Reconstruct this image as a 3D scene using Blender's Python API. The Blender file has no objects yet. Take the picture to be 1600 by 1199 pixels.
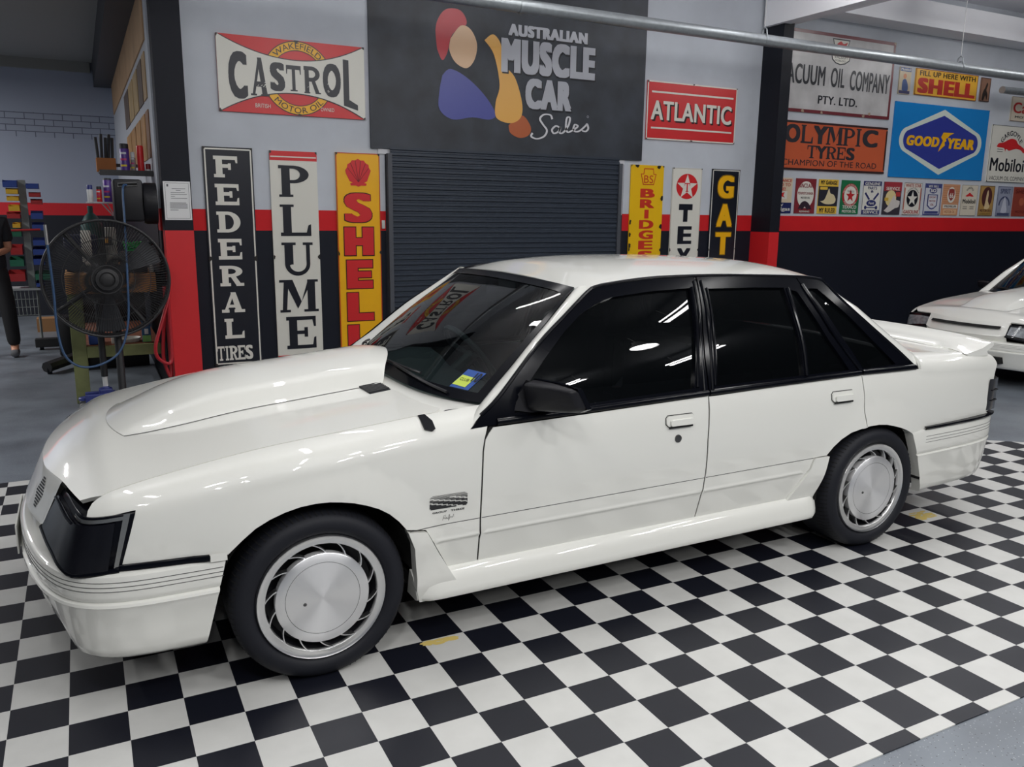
import bpy, bmesh, math, random
from mathutils import Vector, Matrix
from mathutils.geometry import delaunay_2d_cdt
random.seed(7)
SC = bpy.context.scene
COL = SC.collection
PI = math.pi

# ---------------------------------------------------------------- camera
cam_data = bpy.data.cameras.new('camera')
cam = bpy.data.objects.new('camera', cam_data); COL.objects.link(cam); SC.camera = cam
RW = ((0.88985337, -0.45609535, 0.01174775), (-0.08204137, -0.18528762, -0.97925365), (0.44880975, 0.87042836, -0.2022975))
m = Matrix(((RW[0][0], -RW[1][0], -RW[2][0], -0.63101511),
            (RW[0][1], -RW[1][1], -RW[2][1], -2.59603949),
            (RW[0][2], -RW[1][2], -RW[2][2], 1.58485907), (0, 0, 0, 1)))
cam.matrix_world = m
cam_data.sensor_fit = 'HORIZONTAL'; cam_data.sensor_width = 36.0
cam_data.lens = 1295.37 / 1600 * 36.0
cam_data.clip_start = 0.05; cam_data.clip_end = 100

# ---------------------------------------------------------------- world, exposure
w = bpy.data.worlds.new('world'); SC.world = w; w.use_nodes = True
bg = w.node_tree.nodes['Background']; bg.inputs[0].default_value = (.80, .86, 1, 1); bg.inputs[1].default_value = 0.30
SC.view_settings.view_transform = 'Standard'; SC.view_settings.look = 'None'
SC.view_settings.gamma = 1.0; SC.view_settings.use_curve_mapping = False
SC.view_settings.exposure = -0.39
SC.cycles.use_denoising = True
SC.cycles.max_bounces = 8; SC.cycles.transparent_max_bounces = 12
SC.cycles.sample_clamp_indirect = 6.0
CEIL = 4.25

# ---------------------------------------------------------------- helpers
LOC = {}
def wloc(o): return LOC.get(o.name, Vector((0, 0, 0))) if o else Vector((0, 0, 0))
def thing(name, label, cat, loc=(0, 0, 0), group=None):
    o = bpy.data.objects.new(name, None); COL.objects.link(o); o.location = loc
    o.empty_display_size = .1
    LOC[o.name] = Vector(loc); o['label'] = label; o['category'] = cat
    if group: o['group'] = group
    return o
def tag(o, label=None, cat=None, group=None, kind=None):
    if label: o['label'] = label
    if cat: o['category'] = cat
    if group: o['group'] = group
    if kind: o['kind'] = kind
    return o
def obj(name, verts, faces, mat, parent=None, smooth=True, angle=35, origin=None):
    """one mesh object; verts in world coordinates"""
    L = wloc(parent) if parent else Vector(origin or (0, 0, 0))
    me = bpy.data.meshes.new(name)
    me.from_pydata([(v[0] - L[0], v[1] - L[1], v[2] - L[2]) for v in verts], [], faces)
    mats = mat if isinstance(mat, (list, tuple)) else [mat]
    for mm in mats: me.materials.append(mm)
    if smooth:
        me.polygons.foreach_set('use_smooth', [True] * len(me.polygons))
        if angle is not None: me.set_sharp_from_angle(angle=math.radians(angle))
    me.update()
    o = bpy.data.objects.new(name, me); COL.objects.link(o)
    if parent: o.parent = parent; LOC[o.name] = L.copy()
    else: o.location = L; LOC[o.name] = L.copy()
    return o
class MB:
    """collects shapes for one mesh"""
    def __init__(s): s.v = []; s.f = []; s.m = []; s.cur = 0
    def add(s, v, f):
        n = len(s.v); s.v += [tuple(p) for p in v]; s.f += [tuple(i + n for i in q) for q in f]; s.m += [s.cur] * len(f); return s
    def box(s, x0, y0, z0, x1, y1, z1, bev=0.0):
        if x1 < x0: x0, x1 = x1, x0
        if y1 < y0: y0, y1 = y1, y0
        if z1 < z0: z0, z1 = z1, z0
        if bev <= 0:
            v = [(x, y, z) for z in (z0, z1) for y in (y0, y1) for x in (x0, x1)]
            return s.add(v, [(0, 2, 3, 1), (4, 5, 7, 6), (0, 1, 5, 4), (2, 6, 7, 3), (0, 4, 6, 2), (1, 3, 7, 5)])
        bm = bmesh.new(); bmesh.ops.create_cube(bm, size=1)
        for q in bm.verts: q.co = Vector(((x0 + x1) / 2 + q.co.x * (x1 - x0), (y0 + y1) / 2 + q.co.y * (y1 - y0), (z0 + z1) / 2 + q.co.z * (z1 - z0)))
        bmesh.ops.bevel(bm, geom=bm.edges[:], offset=bev, segments=2, affect='EDGES', profile=.5)
        bm.verts.index_update(); r = s.add([q.co[:] for q in bm.verts], [[q.index for q in f.verts] for f in bm.faces]); bm.free(); return r
    def tube(s, pts, r, n=10, cap=True, r2=None):
        P = [Vector(p) for p in pts]; rings = []; prev = None
        for i, p in enumerate(P):
            t = (P[min(i + 1, len(P) - 1)] - P[max(i - 1, 0)])
            if t.length < 1e-9: t = Vector((0, 0, 1))
            t.normalize()
            if prev is None:
                a = Vector((0, 0, 1)) if abs(t.z) < .9 else Vector((1, 0, 0))
                u = t.cross(a).normalized()
            else:
                u = (prev - t * prev.dot(t)).normalized()
            prev = u; w_ = t.cross(u)
            rr = r if r2 is None else r + (r2 - r) * i / max(1, len(P) - 1)
            rings.append([p + (u * math.cos(2 * PI * k / n) + w_ * math.sin(2 * PI * k / n)) * rr for k in range(n)])
        v = [q for R in rings for q in R]; f = []
        for i in range(len(P) - 1):
            for k in range(n):
                a, b = i * n + k, i * n + (k + 1) % n; f.append((a, b, b + n, a + n))
        if cap: f.append(tuple(range(n - 1, -1, -1))); f.append(tuple(range((len(P) - 1) * n, len(P) * n)))
        return s.add(v, f)
    def lathe(s, prof, c=(0, 0, 0), axis='Z', n=32, a0=0, a1=2 * PI):
        """prof: (radius, height) ; axis through c"""
        full = abs(a1 - a0 - 2 * PI) < 1e-6; k = n if full else n + 1; v = []; f = []
        for (r, h) in prof:
            for i in range(k):
                a = a0 + (a1 - a0) * i / n; x, y = r * math.cos(a), r * math.sin(a)
                p = {'Z': (x, y, h), 'Y': (x, h, y), 'X': (h, x, y)}[axis]
                v.append((p[0] + c[0], p[1] + c[1], p[2] + c[2]))
        for j in range(len(prof) - 1):
            for i in range(n if not full else k):
                i2 = (i + 1) % k
                if not full and i == k - 1: continue
                q = (j * k + i, j * k + i2, (j + 1) * k + i2, (j + 1) * k + i)
                f.append(q if axis != 'Y' else q[::-1])
        return s.add(v, f)
    def cyl(s, c, r, h, axis='Z', n=24, r2=None):
        r2 = r if r2 is None else r2
        return s.lathe([(0, 0), (r, 0), (r2, h), (0, h)], c, axis, n)
    def grid(s, R):
        nu = len(R[0]); v = [p for row in R for p in row]
        f = [(j * nu + i, j * nu + i + 1, (j + 1) * nu + i + 1, (j + 1) * nu + i) for j in range(len(R) - 1) for i in range(nu - 1)]
        return s.add(v, f)
    def prism(s, pts2, fn, d0, d1):
        """polygon pts2 (u,v) extruded: fn(u,v,d)"""
        n = len(pts2); v = [fn(a, b, d0) for a, b in pts2] + [fn(a, b, d1) for a, b in pts2]
        f = [tuple(range(n)), tuple(range(2 * n - 1, n - 1, -1))] + [(i, i + n, (i + 1) % n + n, (i + 1) % n) for i in range(n)]
        return s.add(v, f)
    def build(s, name, mat, parent=None, smooth=True, angle=35, origin=None):
        o = obj(name, s.v, s.f, mat, parent, smooth, angle, origin)
        if any(s.m): o.data.polygons.foreach_set('material_index', s.m)
        return o
def copy_tree(o, parent=None):
    c = o.copy(); COL.objects.link(c)
    if parent: c.parent = parent
    LOC[c.name] = Vector(wloc(o))
    for ch in list(o.children): copy_tree(ch, c)
    return c

# ---------------------------------------------------------------- materials
MATS = {}
def mat(name, col, rough=.5, metal=0.0, coat=0.0, spec=.5, emit=None, es=0.0, noise=0.0, nscale=8.0, bump=0.0, aniso=0.0):
    if name in MATS: return MATS[name]
    mm = bpy.data.materials.new(name); mm.use_nodes = True; nt = mm.node_tree; b = nt.nodes['Principled BSDF']
    c = tuple(col) + (1,)
    b.inputs['Base Color'].default_value = c; b.inputs['Roughness'].default_value = rough; b.inputs['Metallic'].default_value = metal
    b.inputs['Specular IOR Level'].default_value = spec
    if coat: b.inputs['Coat Weight'].default_value = coat; b.inputs['Coat Roughness'].default_value = .03
    if emit: b.inputs['Emission Color'].default_value = tuple(emit) + (1,); b.inputs['Emission Strength'].default_value = es
    if aniso:
        b.inputs['Anisotropic'].default_value = aniso; b.inputs['Anisotropic Rotation'].default_value = .25
        t = nt.nodes.new('ShaderNodeTangent'); t.direction_type = 'RADIAL'; t.axis = 'Y'; nt.links.new(t.outputs[0], b.inputs['Tangent'])
    if noise or bump:
        tc = nt.nodes.new('ShaderNodeTexCoord'); nz = nt.nodes.new('ShaderNodeTexNoise'); nz.inputs['Scale'].default_value = nscale; nz.inputs['Detail'].default_value = 5
        nt.links.new(tc.outputs['Object'], nz.inputs['Vector'])
        if noise:
            mx = nt.nodes.new('ShaderNodeMix'); mx.data_type = 'RGBA'; mx.blend_type = 'MULTIPLY'
            rp = nt.nodes.new('ShaderNodeValToRGB'); rp.color_ramp.elements[0].position = .3; rp.color_ramp.elements[1].position = .75
            lo = 1 - noise; rp.color_ramp.elements[0].color = (lo, lo, lo, 1); rp.color_ramp.elements[1].color = (1, 1, 1, 1)
            nt.links.new(nz.outputs['Fac'], rp.inputs[0]); mx.inputs[0].default_value = 1.0; mx.inputs[6].default_value = c
            nt.links.new(rp.outputs[0], mx.inputs[7]); nt.links.new(mx.outputs[2], b.inputs['Base Color'])
        if bump:
            bp = nt.nodes.new('ShaderNodeBump'); bp.inputs['Strength'].default_value = bump; bp.inputs['Distance'].default_value = .01
            nt.links.new(nz.outputs['Fac'], bp.inputs['Height']); nt.links.new(bp.outputs[0], b.inputs['Normal'])
    MATS[name] = mm; return mm
def srgb(r, g, b):
    return tuple((c / 255 / 12.92 if c / 255 <= .04045 else ((c / 255 + .055) / 1.055) ** 2.4) for c in (r, g, b))
def glass(name, tint, fac_t, rough=.0, ior=1.5):
    """window film: tinted transparency with a clear surface reflection"""
    mm = bpy.data.materials.new(name); mm.use_nodes = True; nt = mm.node_tree; nt.nodes.clear()
    out = nt.nodes.new('ShaderNodeOutputMaterial'); tr = nt.nodes.new('ShaderNodeBsdfTransparent'); gl = nt.nodes.new('ShaderNodeBsdfGlossy')
    df = nt.nodes.new('ShaderNodeBsdfDiffuse'); fr = nt.nodes.new('ShaderNodeFresnel'); mx = nt.nodes.new('ShaderNodeMixShader'); m2 = nt.nodes.new('ShaderNodeMixShader')
    tr.inputs[0].default_value = tuple(tint) + (1,); df.inputs[0].default_value = (.004, .005, .006, 1); m2.inputs[0].default_value = fac_t
    gl.inputs['Roughness'].default_value = rough; gm = nt.nodes.new('ShaderNodeNewGeometry'); ma = nt.nodes.new('ShaderNodeMath'); ma.operation = 'MULTIPLY_ADD'; ma.inputs[1].default_value = -2; ma.inputs[2].default_value = 1
    pw = nt.nodes.new('ShaderNodeMath'); pw.operation = 'POWER'; pw.inputs[0].default_value = ior      # thin pane: same reflection seen from either side
    nt.links.new(gm.outputs['Backfacing'], ma.inputs[0]); nt.links.new(ma.outputs[0], pw.inputs[1]); nt.links.new(pw.outputs[0], fr.inputs[0])
    nt.links.new(df.outputs[0], m2.inputs[1]); nt.links.new(tr.outputs[0], m2.inputs[2])
    nt.links.new(fr.outputs[0], mx.inputs[0]); nt.links.new(m2.outputs[0], mx.inputs[1]); nt.links.new(gl.outputs[0], mx.inputs[2]); nt.links.new(mx.outputs[0], out.inputs[0])
    MATS[name] = mm; return mm

# ---------------------------------------------------------------- lamps of the hall (all on the ceiling, some added as unseen fill)
LAMPW = mat('lamp_glow', (1, 1, 1), emit=(1, .97, .92), es=30.0)
LAMPH = mat('lamp_housing', (.8, .8, .8), .5)
def tube_light(x, y, power, along='Y', n=0, label='', z=CEIL - .35, bare=True):
    t = thing('fluorescent_light', label, 'light', (x, y, z), 'fluorescent battens under the hall ceiling')
    L = 1.25
    def b(a0, a1, c0, c1, z0, z1):
        q = MB(); 
        if along == 'Y': q.box(x + c0, y + a0, z0, x + c1, y + a1, z1)
        else: q.box(x + a0, y + c0, z0, x + a1, y + c1, z1)
        return q
    b(-L / 2, L / 2, -.06, .06, z, z + .06).build('housing', LAMPH, t, False)
    for s in (-.45, .45):
        p = (x, y + s) if along == 'Y' else (x + s, y)
        MB().tube([(p[0], p[1], z + .06), (p[0], p[1], CEIL if y < 4.8 else 3.63)], .006, 6).build('hanger', LAMPH, t)
    ld = bpy.data.lights.new('batten_lamp', 'AREA'); ld.shape = 'RECTANGLE'; ld.size = .07 if along == 'Y' else L; ld.size_y = L if along == 'Y' else .07
    ld.energy = power * .66; ld.color = (1, .99, .98)
    lo = bpy.data.objects.new('tube_lamp', ld); COL.objects.link(lo); lo.parent = t; lo.location = (0, 0, -.004)
    for s in ((-1, 1) if bare else ()):      # a bare batten also throws light sideways and up
        l2 = bpy.data.lights.new('batten_side', 'AREA'); l2.shape = 'RECTANGLE'; l2.size = .05 if along == 'Y' else L; l2.size_y = L if along == 'Y' else .05
        l2.energy = power * .62; l2.color = (1, .99, .98)
        o2 = bpy.data.objects.new('side_lamp', l2); COL.objects.link(o2); o2.parent = t
        if along == 'Y': o2.location = (s * .066, 0, .03); o2.rotation_euler = (0, -s * 1.86, 0)
        else: o2.location = (0, s * .066, .03); o2.rotation_euler = (s * 1.86, 0, 0)
    return t
def round_light(x, y, power, r, label, z=CEIL - .45):
    t = thing('highbay_light', label, 'light', (x, y, z), 'round highbay lamps under the hall ceiling')
    MB().lathe([(r * 1.05, 0), (r * 1.05, .03), (r * .45, .16), (r * .4, .22), (0, .22)], (x, y, z), 'Z', 24).build('shade', LAMPH, t)
    MB().tube([(x, y, z + .22), (x, y, CEIL)], .008, 6).build('hanger', LAMPH, t)
    ld = bpy.data.lights.new('bay_lamp', 'AREA'); ld.shape = 'DISK'; ld.size = 2 * r; ld.energy = power * .66; ld.color = (1, .99, .98)
    lo = bpy.data.objects.new('disc_lamp', ld); COL.objects.link(lo); lo.parent = t; lo.location = (0, 0, .02)
    return t
PW = 34
for i, (x, y, p) in enumerate([(-1.6, -1.6, .6), (-1.6, 1.4, .5), (.3, -1.8, .55), (.3, .9, .55), (2.2, -1.8, .8), (2.2, .9, 1.0), (4.4, -1.8, .8), (4.4, .9, .7), (6.6, -1.4, .8), (6.6, 1.4, .7), (9.0, 0, .8), (.9, 2.9, .3), (3.2, 2.9, .3), (5.6, 2.9, .3), (8.2, 2.9, .5), (10.6, 2.9, .4), (-2.4, -4.4, 2.0), (.4, -4.4, 2.2), (3.2, -4.4, 2.2), (6.0, -4.4, 2.0), (-1.0, -6.2, 2.0), (2.0, -6.2, 2.0), (5.0, -6.2, 2.0)]):  # unseen rows behind the camera strengthened and added to light the car's side
    tube_light(x, y, PW * p, 'Y', i, 'white fluorescent batten hanging below the hall ceiling, out of frame, rows behind the camera added as fill')
for i, (x, y) in enumerate([(-.9, -3.0), (1.4, -3.2), (4.6, -3.4)]):
    round_light(x, y, 60, .16, 'round highbay lamp hanging from the hall ceiling, out of frame on the camera side')
# ---------------------------------------------------------------- the setting
def struct(name, mb, mt, smooth=False): return tag(mb.build(name, mt, None, smooth), kind='structure')
YW = 4.8                       # the long sign wall
YB = 11.5                      # back wall of the workshop bay
def wall_mat():
    mm = bpy.data.materials.new('painted_wall'); mm.use_nodes = True; nt = mm.node_tree; b = nt.nodes['Principled BSDF']
    tc = nt.nodes.new('ShaderNodeTexCoord'); sp = nt.nodes.new('ShaderNodeSeparateXYZ'); nt.links.new(tc.outputs['Object'], sp.inputs[0])
    rp = nt.nodes.new('ShaderNodeValToRGB'); rp.color_ramp.interpolation = 'CONSTANT'
    mp = nt.nodes.new('ShaderNodeMapRange'); mp.inputs[1].default_value = 0; mp.inputs[2].default_value = 5
    nt.links.new(sp.outputs['Z'], mp.inputs[0]); nt.links.new(mp.outputs[0], rp.inputs[0])
    e = rp.color_ramp.elements; e[0].position = 0; e[0].color = srgb(20, 24, 36) + (1,)
    e[1].position = 1.402 / 5; e[1].color = srgb(204, 30, 36) + (1,)
    for p, c in ((1.571 / 5, srgb(198, 203, 211)), (2.918 / 5, srgb(130, 134, 142)), (2.924 / 5, srgb(198, 203, 211)), (2.41 / 5, srgb(198, 203, 211))):
        x = e.new(p); x.color = c + (1,)
    nz = nt.nodes.new('ShaderNodeTexNoise'); nz.inputs['Scale'].default_value = 3; nz.inputs['Detail'].default_value = 6; nt.links.new(tc.outputs['Object'], nz.inputs['Vector'])
    r2 = nt.nodes.new('ShaderNodeMapRange'); r2.inputs[1].default_value = .3; r2.inputs[2].default_value = .7; r2.inputs[3].default_value = .90; r2.inputs[4].default_value = 1.0
    nt.links.new(nz.outputs['Fac'], r2.inputs[0])
    mx = nt.nodes.new('ShaderNodeMix'); mx.data_type = 'RGBA'; mx.blend_type = 'MULTIPLY'; mx.inputs[0].default_value = 1
    nt.links.new(rp.outputs[0], mx.inputs[6]); nt.links.new(r2.outputs[0], mx.inputs[7]); nt.links.new(mx.outputs[2], b.inputs['Base Color'])
    b.inputs['Roughness'].default_value = .6; b.inputs['Specular IOR Level'].default_value = .25
    return mm
def bay_mat():
    """painted old brickwork with a red stripe over black"""
    mm = bpy.data.materials.new('painted_brick'); mm.use_nodes = True; nt = mm.node_tree; b = nt.nodes['Principled BSDF']
    tc = nt.nodes.new('ShaderNodeTexCoord'); sp = nt.nodes.new('ShaderNodeSeparateXYZ'); nt.links.new(tc.outputs['Object'], sp.inputs[0])
    rp = nt.nodes.new('ShaderNodeValToRGB'); rp.color_ramp.interpolation = 'CONSTANT'
    mp = nt.nodes.new('ShaderNodeMapRange'); mp.inputs[2].default_value = 5
    nt.links.new(sp.outputs['Z'], mp.inputs[0]); nt.links.new(mp.outputs[0], rp.inputs[0])
    e = rp.color_ramp.elements; e[0].color = srgb(20, 24, 36) + (1,); e[0].position = 0
    e[1].position = 1.46 / 5; e[1].color = srgb(200, 30, 42) + (1,)
    x = e.new(1.63 / 5); x.color = srgb(160, 168, 186) + (1,)
    cb = nt.nodes.new('ShaderNodeCombineXYZ'); nt.links.new(sp.outputs['X'], cb.inputs[0]); nt.links.new(sp.outputs['Z'], cb.inputs[1])
    bk = nt.nodes.new('ShaderNodeTexBrick'); bk.inputs['Scale'].default_value = 1; bk.inputs['Brick Width'].default_value = .24; bk.inputs['Row Height'].default_value = .085
    bk.inputs['Mortar Size'].default_value = .006; bk.inputs['Color1'].default_value = (1, 1, 1, 1); bk.inputs['Color2'].default_value = (.9, .9, .9, 1); bk.inputs['Mortar'].default_value = (.35, .35, .38, 1)
    nt.links.new(cb.outputs[0], bk.inputs['Vector'])
    g1 = nt.nodes.new('ShaderNodeMath'); g1.operation = 'GREATER_THAN'; g1.inputs[1].default_value = 2.56; nt.links.new(sp.outputs['Z'], g1.inputs[0])
    g2 = nt.nodes.new('ShaderNodeMath'); g2.operation = 'LESS_THAN'; g2.inputs[1].default_value = 2.9; nt.links.new(sp.outputs['Z'], g2.inputs[0])
    g = nt.nodes.new('ShaderNodeMath'); g.operation = 'MULTIPLY'; nt.links.new(g1.outputs[0], g.inputs[0]); nt.links.new(g2.outputs[0], g.inputs[1])
    mx = nt.nodes.new('ShaderNodeMix'); mx.data_type = 'RGBA'; mx.blend_type = 'MULTIPLY'; nt.links.new(g.outputs[0], mx.inputs[0])
    nt.links.new(rp.outputs[0], mx.inputs[6]); nt.links.new(bk.outputs['Color'], mx.inputs[7]); nt.links.new(mx.outputs[2], b.inputs['Base Color'])
    b.inputs['Roughness'].default_value = .7
    return mm
def floor_mat():
    mm = bpy.data.materials.new('flecked_epoxy'); mm.use_nodes = True; nt = mm.node_tree; b = nt.nodes['Principled BSDF']
    tc = nt.nodes.new('ShaderNodeTexCoord')
    def voro(scale):
        v = nt.nodes.new('ShaderNodeTexVoronoi'); v.inputs['Scale'].default_value = scale; nt.links.new(tc.outputs['Object'], v.inputs['Vector']); return v
    nz = nt.nodes.new('ShaderNodeTexNoise'); nz.inputs['Scale'].default_value = 2.2; nz.inputs['Detail'].default_value = 6; nt.links.new(tc.outputs['Object'], nz.inputs['Vector'])
    rp = nt.nodes.new('ShaderNodeValToRGB'); rp.color_ramp.elements[0].position = .3; rp.color_ramp.elements[0].color = srgb(96, 102, 110) + (1,)
    rp.color_ramp.elements[1].position = .7; rp.color_ramp.elements[1].color = srgb(128, 136, 145) + (1,); nt.links.new(nz.outputs['Fac'], rp.inputs[0])
    last = rp.outputs[0]
    for sc, thr, colr in ((80, .13, (.42, .44, .46, 1)), (60, .13, (.05, .05, .055, 1))):
        v = voro(sc); lt = nt.nodes.new('ShaderNodeMath'); lt.operation = 'LESS_THAN'; lt.inputs[1].default_value = thr; nt.links.new(v.outputs['Distance'], lt.inputs[0])
        mx = nt.nodes.new('ShaderNodeMix'); mx.data_type = 'RGBA'; mx.inputs[7].default_value = colr; nt.links.new(lt.outputs[0], mx.inputs[0]); nt.links.new(last, mx.inputs[6]); last = mx.outputs[2]
    nt.links.new(last, b.inputs['Base Color']); b.inputs['Roughness'].default_value = .32
    return mm
TILE = 0.16732765; TX, TY = -0.78716, 0.41827
def checker_mat():
    mm = bpy.data.materials.new('checker_vinyl'); mm.use_nodes = True; nt = mm.node_tree; b = nt.nodes['Principled BSDF']
    tc = nt.nodes.new('ShaderNodeTexCoord'); mp = nt.nodes.new('ShaderNodeMapping'); mp.inputs['Scale'].default_value = (1 / TILE, 1 / TILE, 0); mp.inputs['Location'].default_value = (0, 0, .5)
    nt.links.new(tc.outputs['Object'], mp.inputs[0]); ck = nt.nodes.new('ShaderNodeTexChecker'); ck.inputs['Scale'].default_value = 1
    ck.inputs[1].default_value = srgb(22, 24, 34) + (1,); ck.inputs[2].default_value = srgb(206, 206, 203) + (1,)
    nt.links.new(mp.outputs[0], ck.inputs[0])
    nz = nt.nodes.new('ShaderNodeTexNoise'); nz.inputs['Scale'].default_value = 9; nz.inputs['Detail'].default_value = 8; nt.links.new(tc.outputs['Object'], nz.inputs['Vector'])
    r2 = nt.nodes.new('ShaderNodeMapRange'); r2.inputs[1].default_value = .3; r2.inputs[2].default_value = .65; r2.inputs[3].default_value = .93; r2.inputs[4].default_value = 1.0; nt.links.new(nz.outputs['Fac'], r2.inputs[0])
    mx = nt.nodes.new('ShaderNodeMix'); mx.data_type = 'RGBA'; mx.blend_type = 'MULTIPLY'; mx.inputs[0].default_value = 1
    nt.links.new(ck.outputs[0], mx.inputs[6]); nt.links.new(r2.outputs[0], mx.inputs[7]); nt.links.new(mx.outputs[2], b.inputs['Base Color'])
    b.inputs['Roughness'].default_value = .42; b.inputs['Specular IOR Level'].default_value = .4
    return mm
WALL = wall_mat()
GREY = mat('ceiling_paint', srgb(240, 240, 244), .7)
DARKGREY = mat('bay_ceiling_paint', srgb(140, 141, 138), .8)
BLACKP = mat('black_wall_paint', srgb(17, 20, 30), .55, spec=.25)
REDP = mat('red_wall_paint', srgb(204, 30, 36), .45)
HALL = mat('hall_wall_paint', srgb(66, 68, 74), .7)
BAYW = mat('bay_wall_paint', srgb(74, 78, 84), .8)
struct('floor', MB().box(-6, -7.5, -.2, 14, YB + .2, 0), floor_mat())
struct('wall_back', MB().box(-.045, YW, 0, 14, YW + .2, CEIL), WALL)
struct('wall_right', MB().box(14, -7.5, 0, 14.2, YW + .2, CEIL), HALL)
struct('wall_front', MB().box(-6, -7.7, 0, 14, -7.5, CEIL), HALL)
struct('wall_left', MB().box(-6.2, -7.5, 0, -6, YB, CEIL), BAYW)
struct('ceiling', MB().box(-6, .5, CEIL, 14, YW + .2, CEIL + .15), GREY)
struct('ceiling_hall', MB().box(-6, -7.5, CEIL, 14, .5, CEIL + .15), mat('dark_roof_lining', srgb(74, 76, 80), .8))
struct('wall_bay_back', MB().box(-6, YB, 0, .2, YB + .2, 3.9), bay_mat())
struct('wall_bay_side', MB().box(-.045, YW + .2, 0, .1, YB, 3.9), mat('bay_side_paint', srgb(186, 190, 198), .7))  # unseen battens added to brighten the bay
struct('ceiling_bay', MB().box(-6, YW, 3.63, -.045, YB, 3.78), DARKGREY)
struct('wall_header', MB().box(-6, YW, 3.78, -.045, YW + .2, CEIL), BAYW)
struct('trim_1', MB().box(-.28, YW, 3.3, -.046, YB - .001, 3.63), mat('bay_beam_paint', srgb(62, 64, 68), .6))
struct('trim_2', MB().box(-6, YB - .06, 3.49, -.31, YB, 3.63), DARKGREY)
struct('trim_8', MB().box(-.050, YW + .2, 0, -.046, YB, 1.46), BLACKP)
struct('trim_9', MB().box(-.050, YW + .2, 1.46, -.046, YB, 1.63), REDP)
# plywood sheeting on the upper bay side wall
struct('trim_3', MB().box(-.058, YW + .2, 2.90, -.046, YB - .3, 3.3), mat('plywood', srgb(196, 160, 122), .7, noise=.25, nscale=3))
# steel columns with red feet
def pillar(name, x0, x1, y0, y1, zr, top):
    q = MB(); q.box(x0, y0, zr, x1, y1, top); q.cur = 1; q.box(x0, y0, 0, x1, y1, zr)
    q.cur = 0
    return struct(name, q, [BLACKP, REDP])
pillar('pillar_left', -.03, .185, 4.6, YW, 1.412, CEIL)
pillar('pillar_right', 6.255, 6.40, 4.5, YW, 1.40, CEIL)
# boxed ceiling beams: one along the sign wall, one towards the camera over the right pillar
struct('trim_4', MB().box(6.5, YW - .32, 3.80, 14, YW, 4.08), GREY)
q = MB(); bs = [(6.20, 3.60), (6.34, 3.60), (6.72, 3.69), (6.72, CEIL), (6.20, CEIL)]; q.prism(bs, lambda u, v, d: (u, d, v), 1.2, YW - .05); struct('trim_5', q, GREY)
# chequered vinyl mat
q = MB(); mv = [(-3.2, -1.143), (9.5, -1.143), (5.32, .83), (4.95, 1.12), (4.6, 2.855), (-3.2, 2.855)]
n = len(mv); q.add([(x, y, .004) for x, y in mv] + [(x, y, 0) for x, y in mv], [tuple(range(n))] + [(i, i + n, (i + 1) % n + n, (i + 1) % n) for i in range(n)])
floor_rug = q.build('vinyl_floor_mat', checker_mat(), None, False, origin=(TX, TY, 0))
tag(floor_rug, 'black and white chequered vinyl mat laid under the white sedan', 'floor mat')
STAIN = mat('yellow_stain', srgb(214, 190, 110), .6)
def stain(a, b, w_, d, n=26):
    x, y = TX + b * TILE, TY - a * TILE; q = MB(); random.seed(int(a * 10))
    for k in range(n):
        cx, cy = x + random.uniform(0, w_), y - random.uniform(0, d); r = random.uniform(.006, .016)
        q.add([(cx + r * 1.6 * math.cos(t * PI / 4), cy + r * .6 * math.sin(t * PI / 4), .0046 + k * 1e-6) for t in range(8)], [tuple(range(8))])
    q.build('stain', STAIN, floor_rug, False)
stain(2.06, 7.02, .12, .03, 40); stain(1.25, 24.1, .12, .09, 60)
# galvanised pipe hung from the ceiling on wires
GALV = mat('galvanised_steel', srgb(170, 176, 180), .38, metal=.6, noise=.2, nscale=25)
WIRE = mat('wire', srgb(190, 190, 190), .5, metal=.6)
pipe = thing('ceiling_pipe', 'long galvanised pipe hanging on wires in front of the sign wall', 'pipe', (5, 3.9, 3.25))
q = MB(); q.tube([(-1.5 + i * 1.5, 3.9, 3.262 - i * .003) for i in range(11)], .054, 18); q.build('pipe', GALV, pipe)
for x in (2.75, 5.42, 8.35):
    c = MB(); c.lathe([(.054, -.012), (.0575, -.012), (.0575, .012), (.054, .012)], (x, 3.9, 3.25), 'X', 20); c.build('collar', GALV, pipe)
    c = MB(); c.tube([(x, 3.86, 3.28), (x, 3.872, 3.345), (x, 3.9, 3.365), (x, 3.928, 3.345), (x, 3.94, 3.28)], .007, 8); c.build('hook', GALV, pipe)
    MB().tube([(x, 3.9, 3.365), (x, 3.9, CEIL)], .0035, 6).build('wire', WIRE, pipe)
p2 = MB(); p2.tube([(10.06, 4.5, 3.2), (12.5, 4.5, 3.22)], .045, 16)
p2 = p2.build('pipe_stub', GALV, None); tag(p2, 'short grey pipe end at the far right, just under the long hanging pipe', 'pipe')
# roller door
SLAT = mat('roller_slat', srgb(44, 52, 64), .4, metal=.0)
x0, x1 = 1.885, 4.40
struct('door_1_recess', MB().box(x0 - .02, YW - .004, 0, x1 + .06, YW - .001, 2.1), mat('door_recess', srgb(30, 31, 36), .6))
R = []; z = 0.0; pr = []
while z < 2.06:
    for f, d in ((0, .012), (.12, .012), (.2, .0), (.42, .0), (.5, .012), (.62, .012), (.7, 0.004), (.92, .004)): pr.append((YW - .045 + d, z + f * .098))
    z += .098
for (y, zz) in pr: R.append([(x0 + .02, y, zz), (x1 - .02, y, zz)])
door = tag(MB().grid(R).build('door_1', SLAT, None, True, 20), kind='structure')
struct('door_1_guides', MB().box(x0 - .01, YW - .06, 0, x0 + .03, YW, 2.09).box(x1 - .03, YW - .06, 0, x1 + .01, YW, 2.09), mat('door_guide', srgb(70, 73, 80), .5))
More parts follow.
